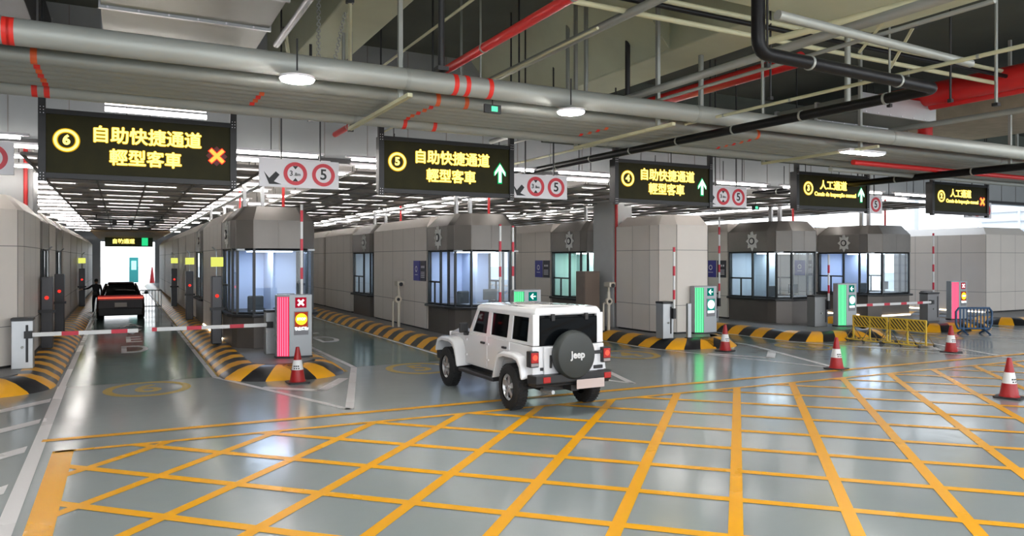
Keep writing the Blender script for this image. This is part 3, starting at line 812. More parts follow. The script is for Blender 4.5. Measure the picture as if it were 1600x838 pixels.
# ------------------------------------------------------------------ LED lane signs
def led_sign(cx, y, num, rows, sym, label, zb=4.29, h=1.24, Wd=3.35):
    r = thing('led_lane_sign', label, 'LED sign', (cx, y, zb), 0)
    MB().box(-Wd/2, Wd/2, 0, .22, 0, h).build('cabinet', mat('sign_case', (.012, .012, .012), .5), r)
    MB().box(-Wd/2+.09, Wd/2-.09, -.012, 0, .09, h-.08).build('led_face', M_PANEL, r)
    for a_, c_ in ((-Wd/2-.02, -Wd/2+.1), (Wd/2-.1, Wd/2+.02)): MB().box(a_, c_, -.05, .06, -.07, h+1.15).build('hanger_post', M_SIGNB, r); MB().box((a_+c_)/2-.015, (a_+c_)/2+.015, -.015, .015, h+1.1, 8.79-zb).build('hanger_rod', M_DARKM, r)
    MB().box(-Wd/2, Wd/2, -.04, .02, -.01, .08).box(-Wd/2, Wd/2, -.04, .02, h-.08, h+.01).build('frame', M_SIGNB, r)
    bo = MB()
    for sx_ in (-1, 1):
        for zc in (.02, h-.02):
            for i in range(3):
                for j in (0, 1): bo.disc((sx_*(Wd/2-.04)+(j-.5)*.05, -.052, zc+(i-1)*.055), .009, 'y', .004, 6)
    bo.build('bolt', M_SIGNW, r)
    rx = -Wd/2+Wd*.125 if num not in '32' else -Wd/2+Wd*.16
    MB().ring((rx, -.014, h*.56), .135, .22, 'y', .006, 36).build('ring_halo', M_HALO, r)  # wider amber ring behind the number ring imitates its glow
    MB().ring((rx, -.02, h*.56), .155, .20, 'y', .012, 36).build('number_ring', M_LED_Y, r)
    text_mesh(num, .24, M_LED_Y, 'number', r, (rx, -.02, h*.56), ext=.005, bold=.010)
    if rows == 'auto':
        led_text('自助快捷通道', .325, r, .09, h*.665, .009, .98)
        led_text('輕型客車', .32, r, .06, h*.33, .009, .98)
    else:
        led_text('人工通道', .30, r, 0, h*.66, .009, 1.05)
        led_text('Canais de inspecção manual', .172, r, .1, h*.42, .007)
    sxp = Wd/2-Wd*.105; sz = h*.46
    if sym == 'x':
        MB().disc((sxp, -.016, sz), .20, 'y', .006, 4).build('symbol_ground', mat('sym_dark_red', (.12, .0, .0), .5), r)
        s = MB()
        for sg in (1, -1):
            s.box(-.17, .17, -.006, .006, -.035, .035, M=Matrix.Translation((sxp, -.024, sz)) @ Matrix.Rotation(sg*PI/4, 4, 'Y'))
        s.build('cross_symbol', glow('cross_orange', (1, .30, .05), 1.3), r)
        s = MB()
        for sg in (1, -1):
            s.box(-.185, .185, -.004, .004, -.05, .05, M=Matrix.Translation((sxp, -.017, sz)) @ Matrix.Rotation(sg*PI/4, 4, 'Y'))
        s.build('cross_border', M_LED_R, r)
    else:
        s = MB(); s.box(sxp-.035, sxp+.035, -.03, -.018, sz-.22, sz+.12)
        s.prism_y([(sxp-.14, sz+.02), (sxp, sz+.22), (sxp+.14, sz+.02), (sxp+.14, sz-.06), (sxp, sz+.12), (sxp-.14, sz-.06)], -.03, -.018)
        s.build('arrow_symbol', glow('arrow_white_green', (.55, 1, .78), 1.2), r)
        MB().prism_y([(sxp-.165, sz-.07), (sxp-.165, sz+.03), (sxp, sz+.26), (sxp+.165, sz+.03), (sxp+.165, sz-.07), (sxp+.06, sz+.02), (sxp+.06, sz-.25), (sxp-.06, sz-.25), (sxp-.06, sz+.02)], -.018, -.013).build('arrow_border', glow('arrow_green', (.0, .45, .12), .6), r)
    return r
led_sign(.36, 15.8, '6', 'auto', 'x', 'black LED sign numbered 6 with a red cross, over the dark car lane')
led_sign(6.72, 15.8, '5', 'auto', 'up', 'black LED sign numbered 5 with a green arrow, second from left')
led_sign(13.1, 15.8, '4', 'auto', 'up', 'black LED sign numbered 4 with a green arrow, middle of the row', zb=4.31, h=1.12)
led_sign(19.87, 15.8, '3', 'man', 'up', 'black LED sign numbered 3 with a green arrow, partly behind a dark pipe', zb=4.36, h=1.12)
led_sign(26.6, 15.8, '2', 'man', 'x', 'black LED sign numbered 2 with a red cross, rightmost of the row', zb=4.40, h=1.1)
# far sign over the end of the lane
r = thing('led_lane_sign', 'small distant LED sign with a green arrow over the end of the car lane', 'LED sign', (.6, 74, 3.9))
MB().box(-1.9, 1.9, 0, .3, 0, .9).build('cabinet', mat('far_sign', (.05, .07, .03), .5), r)
text_mesh('自助通道', .45, M_LED_Y, 'text_row', r, (-.45, -.02, .45), ext=.005, bold=.01)
MB().box(1.0, 1.5, -.02, 0, .1, .8).build('symbol_ground', glow('far_green', (.02, .5, .18), .8), r)
for a_ in (-1.7, 1.68): MB().box(a_, a_+.03, .1, .2, .8, 2.4).build('hanger_post', M_BLKP, r)

# ------------------------------------------------------------------ speed and height limit boards
def limit_board(cx, y, label):
    r = thing('limit_board', label, 'traffic sign', (cx, y, 4.38))
    w, h = 1.74, .62
    MB().box(-w/2, w/2, 0, .05, 0, h).build('board', M_SIGNW, r, bevel=.01)
    for c_ in (-.1, .52):
        MB().ring((c_, -.008, h/2), .175, .255, 'y', .012, 36).build('red_ring', M_SIGNR, r)
    text_mesh('5', .33, M_SIGNB, 'limit_number', r, (.52, -.008, h/2), ext=.002, bold=.006)
    text_mesh('3', .16, M_SIGNB, 'height_text', r, (-.19, -.008, h/2), ext=.002, bold=.002)
    text_mesh('.8m', .10, M_SIGNB, 'height_text', r, (-.06, -.008, h/2-.015), ext=.002, bold=.001)
    MB().prism_y([(-.16, h/2+.17), (-.04, h/2+.17), (-.1, h/2+.095)], -.01, -.002).prism_y([(-.16, h/2-.17), (-.04, h/2-.17), (-.1, h/2-.095)], -.01, -.002).build('triangle_mark', M_SIGNB, r)
    MB().prism_y([(-.77, .33), (-.66, .19), (-.52, .34), (-.44, .27), (-.56, .12), (-.40, .06), (-.66, .06)], -.012, 0).build('arrow', M_SIGNB, r)
    for x in (-.4, .45): MB().box(x-.015, x+.015, .0, .03, h, 8.79-4.38).build('hanger', M_DARKM, r)
for cx, l in ((-2.66, 'white limit board cut by the left picture edge'), (3.50, 'white 3.8m and 5 limit board in full view, between the first two LED signs'),
              (9.63, 'white 3.8m and 5 limit board touching the arrow end of the second LED sign'), (16.15, 'white 3.8m and 5 limit board touching the middle LED sign'),
              (22.6, 'white limit board overlapping the lower right corner of LED sign 3'), (29.2, 'white limit board directly under the rightmost LED sign')):
    limit_board(cx, 16.65, l)
# ------------------------------------------------------------------ pipe rack across the hall
def pipe_x(y, z, r, x0, x1, m, label, bands=(), name='ceiling_pipe', bm=None, group=None):
    t = thing(name, label, 'pipe', ((x0+x1)/2, y, z), group=group); h = (x1-x0)/2; c = (x0+x1)/2
    MB().tube([(-h, 0, 0), (h, 0, 0)], r, 24).build('pipe', m, t, True)
    for k in range(int((x1-x0)//6)):
        xx = -h+3+k*6; MB().tube([(xx-.03, 0, 0), (xx+.03, 0, 0)], r*1.04, 20).build('coupling', M_PIPE, t, True)
    for b_ in bands:
        MB().tube([(b_-c-.04, 0, 0), (b_-c+.04, 0, 0)], r*1.02, 24).build('tape_band', bm or M_REDT, t, True)
    return t
RZ = 5.62
pipe_x(11.15, RZ+.05, .17, -11, 31, M_PIPE2, 'thick grey pipe at the front edge of the ceiling pipe rack', (-1.28, -1.23, 4.82, 5.03, 5.45))
pipe_x(11.6, RZ+.12, .10, 9.2, 31, M_REDP, 'red pipe tucked in the rack behind the thick front pipe', (), 'sprinkler_pipe')
GB = [[-1.06, 4.87, 5.41, 12.53], [-1.05, 4.86, 12.59], [-1.05, 2.02, 4.85, 8.85, 12.64], [-1.05, 2.01, 4.84, 8.84, 12.69], [-1.04, 2.01, 4.83, 8.83, 12.73], [-1.04, 2.0, 4.85, 8.8, 12.76]]
names = ['second', 'third', 'fourth', 'fifth', 'sixth', 'seventh', 'eighth']
for k in range(6):
    pipe_x(12.0+k*.29, RZ-.03, .112, -11, 31, M_PIPE, '%s grey pipe from the front in the ceiling pipe rack' % names[k],
           GB[k], bm=M_REDT if k % 2 else M_ORT)
pipe_x(14.15, RZ-.04, .15, -11, 31, M_PIPE2, 'thick grey pipe at the back edge of the ceiling pipe rack', (-1.24, -1.07, 5.02, 5.66), bm=M_REDT)
for i, x in enumerate((-8.5, -2.2, 4.0, 9.3, 15.3, 21.5, 27.5)):
    t = thing('rack_hanger', 'yellowed steel channel carrying the pipe rack, %s' % ['cut off at far left', 'left of the round lamp over lane 6', 'between the two round lamps', 'above LED sign 4', 'left of the rectangular lamp', 'over the rightmost sign', 'at far right'][i], 'rack support', (x, 0, 0))
    MB().box(-.04, .04, 10.95, 14.4, RZ-.27, RZ-.21).build('channel', M_CONDUIT, t)
    for y in (11.42, 14.38): MB().box(-.035, .035, y-.035, y+.035, RZ-.25, 6.95 if x < 0 else 8.8).build('hanger_rod', M_PIPE, t)
# writing on the front pipe
# ------------------------------------------------------------------ long pipes along the hall
def pipe(pts, r, m, name, label, cat='pipe', clamps=0):
    c = Vector(pts[0]); t = thing(name, label, cat, c)
    P = [Vector(p)-c for p in pts]
    # round the elbows
    Q = [P[0]]
    for i in range(1, len(P)-1):
        a = (P[i-1]-P[i]).normalized(); b_ = (P[i+1]-P[i]).normalized(); e = r*2.2
        for k in range(6):
            s = k/5; Q.append((P[i]+a*e)*(1-s)**2+2*P[i]*s*(1-s)+(P[i]+b_*e)*s*s)
    Q.append(P[-1])
    MB().tube(Q, r, 20).build('pipe', m, t, True)
    if clamps:
        for (a, b_) in zip(P, P[1:]):
            L = (b_-a).length; n = int(L//clamps)
            for k in range(n):
                p = a+(b_-a)*((k+.5)/n); d_ = (b_-a).normalized()
                MB().tube([p-d_*.02, p+d_*.02], r*1.12, 16).build('clamp', M_PIPE, t, True)
    return t
pipe([(6.94, 6.6, 8.8), (6.94, 6.6, 5.35), (10.75, 6.75, 5.35), (10.45, 19.6, 5.35)], .085, M_BLKP, 'drain_pipe', 'black drain pipe dropping, turning right and running back to LED sign 4', clamps=1.6)
pipe([(10.6, 2.0, 5.62), (10.25, 19.6, 5.62)], .03, M_CONDUIT, 'conduit', 'thin yellowish conduit riding above the black drain pipe', clamps=1.6)
pipe([(7.0, 6.35, 5.75), (11.2, 6.5, 5.72)], .06, M_PIPE, 'ceiling_pipe', 'grey pipe just above the crossing black drain pipe')
pipe([(20.6, 4, 5.2), (20.6, 19.8, 5.2)], .10, M_BLKP, 'drain_pipe', 'dark pipe running in front of LED sign 3', clamps=2)
pipe([(5.15, 4, 6.2), (5.15, 20, 6.2)], .075, M_REDP, 'sprinkler_pipe', 'slim red pipe crossing high between the two round lamps', clamps=2.5)
pipe([(6.6, 3.2, 6.5), (7.35, 8.3, 6.75), (7.35, 8.3, 8.7)], .09, M_REDP, 'sprinkler_pipe', 'short red pipe bend at the top centre')
pipe([(7.3, 6, 6.8), (7.3, 20, 6.8)], .075, M_PIPE, 'ceiling_pipe', 'grey pipe right of the slim red pipe under the slab')
pipe([(4.9, 9, 6.9), (4.9, 18, 6.9)], .025, M_CONDUIT, 'conduit', 'thin yellow conduit left of the slim red pipe')
pipe([(6.55, 9.5, 6.4), (6.55, 20, 6.4)], .025, M_CONDUIT, 'conduit', 'thin yellow conduit right of the grey pipe')
pipe([(8.9, 2.5, 6.0), (8.9, 18, 6.0)], .07, M_PIPE, 'ceiling_pipe', 'long grey pipe rising to the right above the second round lamp')
pipe([(9.1, 5, 5.85), (9.1, 18, 5.85)], .03, M_PIPE, 'ceiling_pipe', 'thin grey pipe below the long grey pipe right of centre')
pipe([(12.6, 10.8, 7.0), (12.6, 20, 7.0)], .16, M_REDP, 'sprinkler_pipe', 'medium red pipe in the dark recess right of centre')
pipe([(18.0, -2, 6.95), (18.0, 20, 6.95)], .28, M_REDP, 'sprinkler_main', 'large red main pipe at the upper right')
pipe([(18.2, -1, 6.7), (18.2, 20, 6.7)], .11, M_REDP, 'sprinkler_pipe', 'red pipe running beside the large red main')
pipe([(21.3, 13.7, 6.3), (21.3, 13.7, 6.76)], .2, M_REDP, 'sprinkler_stub', 'short thick orange-red pipe stub under the tan beam at the right')
pipe([(17.6, 1, 6.05), (17.2, 12, 6.05)], .07, M_PIPE, 'ceiling_pipe', 'grey pipe at the upper right below the large red main')
pipe([(12.9, 1, 7.15), (9.7, 9, 6.5)], .06, M_CONDUIT, 'ceiling_pipe', 'pale pipe slanting up to the right top edge')
for k, (y, z) in enumerate(((9.5, 6.95), (9.75, 6.85), (9.62, 7.1))):
    pipe([(4.6, y, z), (20.5, y, z)], .045, M_CONDUIT if k else M_BLKP, 'conduit', ['dark cable conduit crossing under the slab at top right', 'lower pale conduit crossing under the slab at top right', 'upper pale conduit crossing under the slab at top right'][k])
for k, (x, y0) in enumerate(((23.2, 12.9), (24.4, 13.6))):
    pipe([(17, y0, 5.35-.1*k), (31, y0, 5.35-.1*k)], .07, M_REDP if k == 0 else M_PIPE, 'sprinkler_pipe' if k == 0 else 'ceiling_pipe', ['red pipe above LED signs 3 and 2 at right', 'lower grey pipe above LED sign 2 at right'][k])
# vertical rods and chains in the recesses
rods = [(4.34, 10.5, .05, 'grey strut left of the second round lamp'), (4.35, 10.5, .028, 'rod'), (5.2, 12.5, .02, 'rod'), (5.6, 14.0, .02, 'rod'), (6.2, 13, .02, 'rod'), (3.9, 14.5, .035, 'rod'),
        (3.5, 15.6, .03, 'rod'), (4.6, 16.5, .03, 'rod'), (6.9, 15.5, .03, 'rod'), (7.6, 14, .02, 'rod'), (9.2, 13.8, .05, 'rod'), (9.6, 15.2, .05, 'rod'), (10.2, 13.6, .06, 'rod'), (11.3, 12.4, .06, 'rod'), (11.9, 11.2, .03, 'rod'),
        (10.4, 9.6, .02, 'rod'), (12.1, 9.3, .055, 'rod'), (12.9, 9.0, .02, 'rod'), (13.5, 8.2, .02, 'rod'), (14.6, 8.0, .03, 'rod'), (13.3, 5.6, .05, 'rod'), (13.9, 5.5, .02, 'rod'), (14.4, 5.4, .02, 'rod'), (14.9, 5.3, .03, 'rod'), (8.6, 8.0, .018, 'rod')]
for k, (x, y, rr, l) in enumerate(rods):
    t = thing('hanging_rod', 'thin vertical steel rod hanging in the ceiling recess' if k else 'grey vertical strut reaching down to the pipe rack between the round lamps', 'rod', (x, y, RZ+.1), group='hanging rods in the ceiling recess' if k else None)
    MB().tube([(0, 0, 0), (0, 0, 8.8-RZ-.1)], rr, 10).build('rod', M_PIPE if k % 3 else M_DARKM, t, True)
    MB().box(-rr*1.8, rr*1.8, -rr*1.8, rr*1.8, -.03, .03).build('end_plate', M_DARKM, t)
for (x0, y0, x1, y1, l) in ((3.1, 13.2, 3.1, 13.2, 'straight steel chain hanging beside the concrete beam'), (3.25, 13.0, 3.75, 13.4, 'slanted steel chain hanging beside the concrete beam')):
    t = thing('hanging_chain', l, 'chain', (x0, y0, 5.9)); n = 36; g = MB()
    A = Vector((0, 0, 0)); B = Vector((x1-x0, y1-y0, 2.0))
    for i in range(n):
        c = A+(B-A)*((i+.5)/n); hx = .03 if i % 2 else 0; hy = 0 if i % 2 else .03
        g.tube([c+Vector((-hx, -hy, -.02)), c+Vector((-hx, -hy, .02)), c+Vector((0, 0, .036)), c+Vector((hx, hy, .02)), c+Vector((hx, hy, -.02)), c+Vector((0, 0, -.036)), c+Vector((-hx, -hy, -.02))], .009, 5)
    g.build('link', M_PIPE, t)
# loose angle brackets sticking from the slab and beams
for k, (a, b_, l) in enumerate((((3.5, 12.6, 7.25), (4.0, 14.4, 6.0), 'long bent bracket hanging from the concrete beam'), ((2.6, 13.6, 6.9), (3.0, 14.8, 5.95), 'short bent bracket left of the long one'),
                              ((13.0, 8.6, 7.1), (13.5, 9.4, 6.6), 'stub bracket under the slab at the upper right'), ((12.0, 8.4, 7.1), (12.3, 9.2, 6.7), 'left stub bracket under the slab at the upper right'))):
    t = thing('steel_bracket', l, 'bracket', a); P = Vector(b_)-Vector(a)
    MB().tube([(0, 0, 0), P], .035, 4).build('arm', M_CONDUIT, t); MB().box(-.06, .06, -.06, .06, -.01, .06).build('plate', M_DARKM, t)
# ------------------------------------------------------------------ big ducts
def duct(x0, x1, y0, y1, z0, z1, label, ribs=2.0, m=None):
    t = thing('ventilation_duct', label, 'duct', ((x0+x1)/2, (y0+y1)/2, z0)); hx = (x1-x0)/2; hy = (y1-y0)/2
    MB().box(-hx, hx, -hy, hy, 0, z1-z0).build('body', m or M_PIPE2, t, bevel=.01)
    n = max(1, int((y1-y0)//ribs))
    for k in range(n+1):
        yy = -hy+k*(2*hy)/n; MB().box(-hx-.03, hx+.03, yy-.035, yy+.035, -.05, z1-z0+.03).build('flange', M_STEEL, t)
    g = MB()
    for k in range(n+1):
        yy = -hy+k*(2*hy)/n
        for j in range(int(hx*2/.45)+1): g.disc((-hx+.1+j*.45, yy-.04, -.02), .018, 'y', .02, 6)
    g.build('bolt', M_SIGNW, t)
    return t
duct(-.3, 2.32, 11.9, 15.3, 6.9, 7.6, 'flat grey ventilation duct at the upper left above LED sign 6', 1.7)
duct(-.9, 2.5, 8.0, 11.6, 7.1, 7.9, 'nearer grey ventilation duct at the top edge, left', 1.8)
duct(-9, -1.4, 13, 19.5, 7.0, 8.2, 'dark duct in the upper left corner', 3, M_DARKM)
duct(15.6, 18.4, 11.6, 14.2, 6.35, 6.75, 'flat duct under the tan beam at the right', 1.2, mat('dull_duct', (.16, .17, .15), .6))
# ------------------------------------------------------------------ lamps
bay0 = thing('round_ceiling_lamp', 'round white ceiling lamp left, above LED signs 6 and 5', 'ceiling lamp', (2.22, 10.75, 5.36), group='round bay lamps')
MB().lathe([(.05, -.03), (.16, -.025), (.225, -.01), (.24, .015)]).build('diffuser', M_BAY, bay0, True)
MB().lathe([(.242, .016), (.25, .05), (.12, .06), (.02, .065)]).build('housing', M_SIGNW, bay0, True)
MB().tube([(0, 0, .14), (0, 0, .6)], .012, 6).build('stem', M_DARKM, bay0)
dup(bay0, (6.95, 10.9, 5.36), None, 'round white ceiling lamp right of the picture centre line, above LED sign 5')
for y in (-6, -1.5, 3):  # unseen rows of lamps, added to light floor and walls
    for x in (-7, -2, 3, 8, 13, 16):
        dup(bay0, (x, y, 5.9 if y < 0 else 6.2), None, 'added round lamp out of view, brightening the hall', 'added round lamps out of view')
for x in (-7, 21, 26, 31): dup(bay0, (x, 9.0, 6.2), None, 'added round lamp outside the picture edge, brightening the hall')  # further unseen lamps added to brighten the hall
t = thing('flat_ceiling_lamp', 'rectangular white ceiling lamp under the pipes above LED sign 3', 'ceiling lamp', (15.75, 11.7, 5.33))
MB().box(-.62, .62, -.13, .13, 0, .02).build('diffuser', glow('flat_glow', (1, .98, .95), 40), t); MB().box(-.66, .66, -.16, .16, .02, .08).build('housing', M_SIGNW, t)
t = thing('twin_tube_lamp', 'twin tube lamp hanging just above LED sign 6', 'ceiling lamp', (.65, 16.9, 5.82))
for k, z in ((0, 0), (1, .16)):
    MB().tube([(-.95, k*.1, z), (.95, k*.1, z)], .05, 10).build('tube', glow('tube_warm', (1, .86, .55) if k else (1, .93, .95), 3.2), t, True)
MB().box(-1, 1, -.12, .2, .24, .30).build('housing', M_SIGNW, t)
for x in (-.8, .8): MB().box(x-.012, x+.012, 0, .03, .3, 2.97).build('hanger_rod', M_DARKM, t)
# linear tubes above the perforated ceiling
tube0 = thing('tube_light', 'white tube light above the low ceiling behind the LED signs', 'tube light', (-6, 18.0, 5.3), group='tube lights over the lanes')
MB().tube([(-1.1, 0, 0), (1.1, 0, 0)], .024, 8).build('tube', M_TUBE, tube0, True)
MB().box(-1.25, 1.25, -.07, .07, .05, .10).build('batten', M_SIGNW, tube0)
MB().box(-.01, .01, -.01, .01, .10, .99).build('hanger_rod', M_DARKM, tube0)
rows = [18.2, 19.6, 21.6, 23.8, 26, 28.2, 30.4, 32.8, 35.2, 37.6, 40, 43, 46, 49, 52, 55, 59, 63, 68, 74]
for ri, y in enumerate(rows):
    for k in range(12):
        x = -6+k*3.05
        if x > 29 or (ri > 10 and x > 18) or (ri > 15 and x > 6): continue
        if ri == 0 and k == 0: continue
        dup(tube0, (x+(ri % 2)*.5, y, 5.3))
# cable trunking running along the lanes
for k, (x, z) in enumerate(((3.25, 4.75), (9.9, 4.8), (16.4, 4.8))):
    pipe([(x, 17.6, z), (x, 70, z)], .05, M_STEEL, 'cable_trunking', ['steel trunking running back above the nearest booth row', 'steel trunking running back above the second booth row', 'steel trunking running back above the third booth row'][k], 'trunking', clamps=3.5)
# exit signs
for x, y, z, l in ((5.75, 11.55, 5.36, 'tiny green exit sign in the gap of the pipe rack'), (20.4, 19.5, 4.6, 'small green exit sign hanging below LED sign 3')):
    t = thing('exit_sign', l, 'exit sign', (x, y, z))
    MB().box(-.16, .16, 0, .05, 0, .15).build('case', M_PLASTIC, t); MB().box(-.03, .09, -.006, 0, .03, .12).build('lit_face', M_LED_G, t)
    MB().tube([(0, .02, .15), (0, .02, .5)], .01, 6).build('stem', M_DARKM, t)

pipe([(2.5, 7, 6.72), (2.5, 13.9, 6.72)], .06, M_STEEL, 'steel_channel', 'pale steel channel running back beside the grey duct at top left', 'channel')
t = thing('camera_bar', 'dark bar with three small cameras hanging over the car lane', 'camera bar', (.35, 40, 4.55))
MB().box(-1.5, 1.5, -.04, .04, .1, .18).build('bar', M_DARKM, t)
for k in range(3): MB().box(-.75+k*.7, -.55+k*.7, -.15, .15, -.12, .1).build('camera', M_PLASTIC, t)
for x in (-1.4, 1.4): MB().box(x-.02, x+.02, -.02, .02, .18, 1.7).build('hanger_rod', M_DARKM, t)
# ------------------------------------------------------------------ the white off-road car
car = thing('off_road_car', 'white four-door off-road car with a black spare wheel cover on its tailgate', 'car', (7.24, 12.1, 0), 0)
car.scale = (1, 1, 1.05)
def arch(cy, r0, r1, top, n=8):
    return [(cy+r0*math.cos(PI-PI*i/n), .52+top*math.sin(PI*i/n)**.7) for i in range(n+1)]
# tub side profile with wheel openings
prof = [(-.70, .60), (-.68, 1.17), (2.18, 1.20), (2.22, 1.16), (2.22, .56), (.62, .56)]
prof += [(y, z) for y, z in [(.56, .62), (.48, .82), (.33, .95), (-.33, .95), (-.48, .82), (-.55, .60)]]
b = MB(); b.prism_x(prof, -.775, .775); b.build('body', M_CARW, car, bevel=.02)
# bonnet narrows to the front
b = MB(); b.loft([[(-.70, 2.2, .62), (.70, 2.2, .62), (.72, 2.2, 1.17), (.45, 2.2, 1.24), (-.45, 2.2, 1.24), (-.72, 2.2, 1.17)],
                  [(-.58, 3.45, .62), (.58, 3.45, .62), (.58, 3.45, 1.08), (.40, 3.45, 1.15), (-.40, 3.45, 1.15), (-.58, 3.45, 1.08)]])
b.build('bonnet', M_CARW, car, bevel=.03)
MB().box(-.60, .60, 3.45, 3.50, .65, 1.10).build('grille', M_CARW, car, bevel=.02)
MB().box(-.85, .85, 3.48, 3.66, .50, .70).build('front_bumper', M_PLASTIC, car, bevel=.04)
for s in (-1, 1):
    MB().disc((s*.43, 3.51, .95), .1, 'y', .04, 20).build('headlight', M_SIGNW, car, True)
    # front fender and rear flare
    def flare(cy, outer, inner, x0, x1, nm):
        m = MB(); L = len(outer)
        rings = []
        for (oy, oz), (iy, iz) in zip(outer, inner):
            rings.append([(s*x0, cy+iy, iz), (s*x1, cy+iy*1.0, iz), (s*(x1), cy+oy*.985, oz-.03), (s*(x1-.03), cy+oy, oz), (s*x0, cy+oy, oz+.01)])
        m.loft(rings); return m.build(nm, M_CARW, car, True, bevel=.012)
    outer = [(-.66, .50), (-.60, .66), (-.52, .86), (-.40, .99), (-.18, 1.04), (.25, 1.04), (.48, .98), (.58, .84), (.60, .70)]
    inner = [(-.58, .50), (-.52, .66), (-.45, .80), (-.34, .90), (-.16, .94), (.22, .94), (.42, .90), (.50, .80), (.54, .70)]
    flare(2.95, outer, inner, .50, .925, 'front_fender')
    outer2 = [(.66, .50), (.60, .66), (.53, .84), (.42, .97), (.2, 1.02), (-.2, 1.02), (-.40, .98), (-.50, .86), (-.56, .62)]
    inner2 = [(.58, .50), (.52, .66), (.46, .80), (.36, .89), (.18, .93), (-.18, .93), (-.34, .90), (-.43, .80), (-.50, .62)]
    flare(0, outer2, inner2, .76, .925, 'rear_flare')
    # doors (slightly proud panels), handles, hinges
    X = s*.775
    def slab(poly, nm, m, t=.014, x=None, bv=.006):
        xx = X if x is None else x
        a, c = sorted((xx, xx+s*t)); return MB().prism_x(poly, a, c).build(nm, m, car, bevel=bv)
    fd = slab([(1.14, .60), (2.14, .60), (2.14, 1.14), (2.05, 1.19), (1.14, 1.19)], 'door', M_CARW)
    rd = slab([(.18, 1.185), (.18, 1.02), (.50, .98), (.66, .72), (.70, .60), (1.10, .60), (1.10, 1.185)], 'door', M_CARW)
    for y in (1.30, .36):
        MB().box(min(X, X+s*.05), max(X, X+s*.05), y-.08, y+.08, 1.04, 1.08).build('door_handle', M_PLASTIC, car, bevel=.01)
    for (y, z) in ((2.12, 1.05), (2.12, .75), (1.09, 1.05), (1.09, .75)):
        MB().box(min(X, X+s*.035), max(X, X+s*.035), y-.05, y+.03, z-.02, z+.02).build('hinge', M_CARW, car, bevel=.005)
    # side step
    MB().box(min(s*.70, s*.90), max(s*.70, s*.90), .66, 2.32, .40, .47).build('side_step', M_PLASTIC, car, bevel=.02)
    # mirror
    mm = MB(); mm.box(min(s*.80, s*1.0), max(s*.80, s*1.0), 1.98, 2.06, 1.20, 1.40); mm.box(min(s*.76, s*.9), max(s*.76, s*.9), 2.0, 2.05, 1.14, 1.22)
    mm.build('mirror', M_PLASTIC, car, bevel=.025)
    # tail lamp
    MB().box(s*.775-.09, s*.775+.09, -.77, -.62, .83, 1.10).build('tail_lamp_housing', M_PLASTIC, car, bevel=.012)
    MB().box(s*.775-.075, s*.775+.075, -.79, -.765, .91, 1.08).build('tail_lamp', M_TAIL, car, bevel=.01)
    MB().disc((s*.775, -.792, 1.0), .048, 'y', .006, 20).build('lit_bulb', glow('tail_bulb', (1, .10, .06), .9), car)
    MB().box(s*.775-.07, s*.775+.07, -.785, -.765, .85, .90).build('reverse_lamp', mat('lens_grey', (.35, .3, .3), .2), car)
# fuel cap and marker on the left rear quarter
MB().disc((-.785, -.50+.06, 1.06), .075, 'x', .03, 20).build('fuel_cap', M_PLASTIC, car, True) if False else None
MB().disc((-.785, -.605, 1.02), .07, 'x', .03, 20).build('fuel_cap', M_PLASTIC, car, True)
MB().box(-.62, -.50, -.715, -.695, .76, .81).build('badge_plate', M_PLASTIC, car)
# greenhouse: dark glass core with white pillars and roof
gz0, gz1 = 1.19, 1.70
def gx(z): return .755-(z-gz0)*.11
def gyf(z): return 2.06-(z-gz0)*.62
def gyr(z): return -.66+(z-gz0)*.10
e = .018
core = MB().loft([[(-gx(z)+e, gyr(z)+e, z), (gx(z)-e, gyr(z)+e, z), (gx(z)-e, gyf(z)-e, z), (-gx(z)+e, gyf(z)-e, z)] for z in (gz0-.02, gz1+.02)])
core.build('window_glass', M_CARGL, car)
pl = MB()
def pillar_side(s, y0b, y1b, y0t, y1t):
    z0, z1 = gz0, gz1
    def P(y, z, o_): return (s*(gx(z)+o_), y, z)
    pl.loft([[P(y0b, z0, -.05), P(y1b, z0, -.05), P(y1b, z0, .004), P(y0b, z0, .004)], [P(y0t, z1, -.05), P(y1t, z1, -.05), P(y1t, z1, .004), P(y0t, z1, .004)]])
for s in (-1, 1):
    pillar_side(s, 1.93, 2.07, 1.64, 1.76)
    pillar_side(s, 1.05, 1.24, 1.05, 1.20)
    pillar_side(s, .16, .34, .16, .32)
    pillar_side(s, -.68, -.45, -.62, -.44)
    # frame sill and header
    for (za, zb) in ((gz0-.01, gz0+.045), (gz1-.05, gz1+.02)):
        pl.loft([[(s*(gx(za)-.04), gyr(za), za), (s*(gx(za)-.04), gyf(za), za), (s*(gx(za)+.005), gyf(za), za), (s*(gx(za)+.005), gyr(za), za)],
                 [(s*(gx(zb)-.04), gyr(zb), zb), (s*(gx(zb)-.04), gyf(zb), zb), (s*(gx(zb)+.005), gyf(zb), zb), (s*(gx(zb)+.005), gyr(zb), zb)]])
pl.box(-.755, -.62, -.675, -.58, gz0-.01, gz1+.02); pl.box(.62, .755, -.675, -.58, gz0-.01, gz1+.02)
pl.build('pillar_frame', M_CARW, car, bevel=.01)
MB().loft([[(-.705, -.66, 1.69), (.705, -.66, 1.69), (.70, 1.78, 1.68), (-.70, 1.78, 1.68)], [(-.71, -.67, 1.75), (.71, -.67, 1.75), (.70, 1.80, 1.73), (-.70, 1.80, 1.73)],
           [(-.66, -.63, 1.82), (.66, -.63, 1.82), (.65, 1.68, 1.79), (-.65, 1.68, 1.79)], [(-.56, -.52, 1.84), (.56, -.52, 1.84), (.55, 1.55, 1.81), (-.55, 1.55, 1.81)]]).build('roof', M_CARW, car, True, bevel=.02)
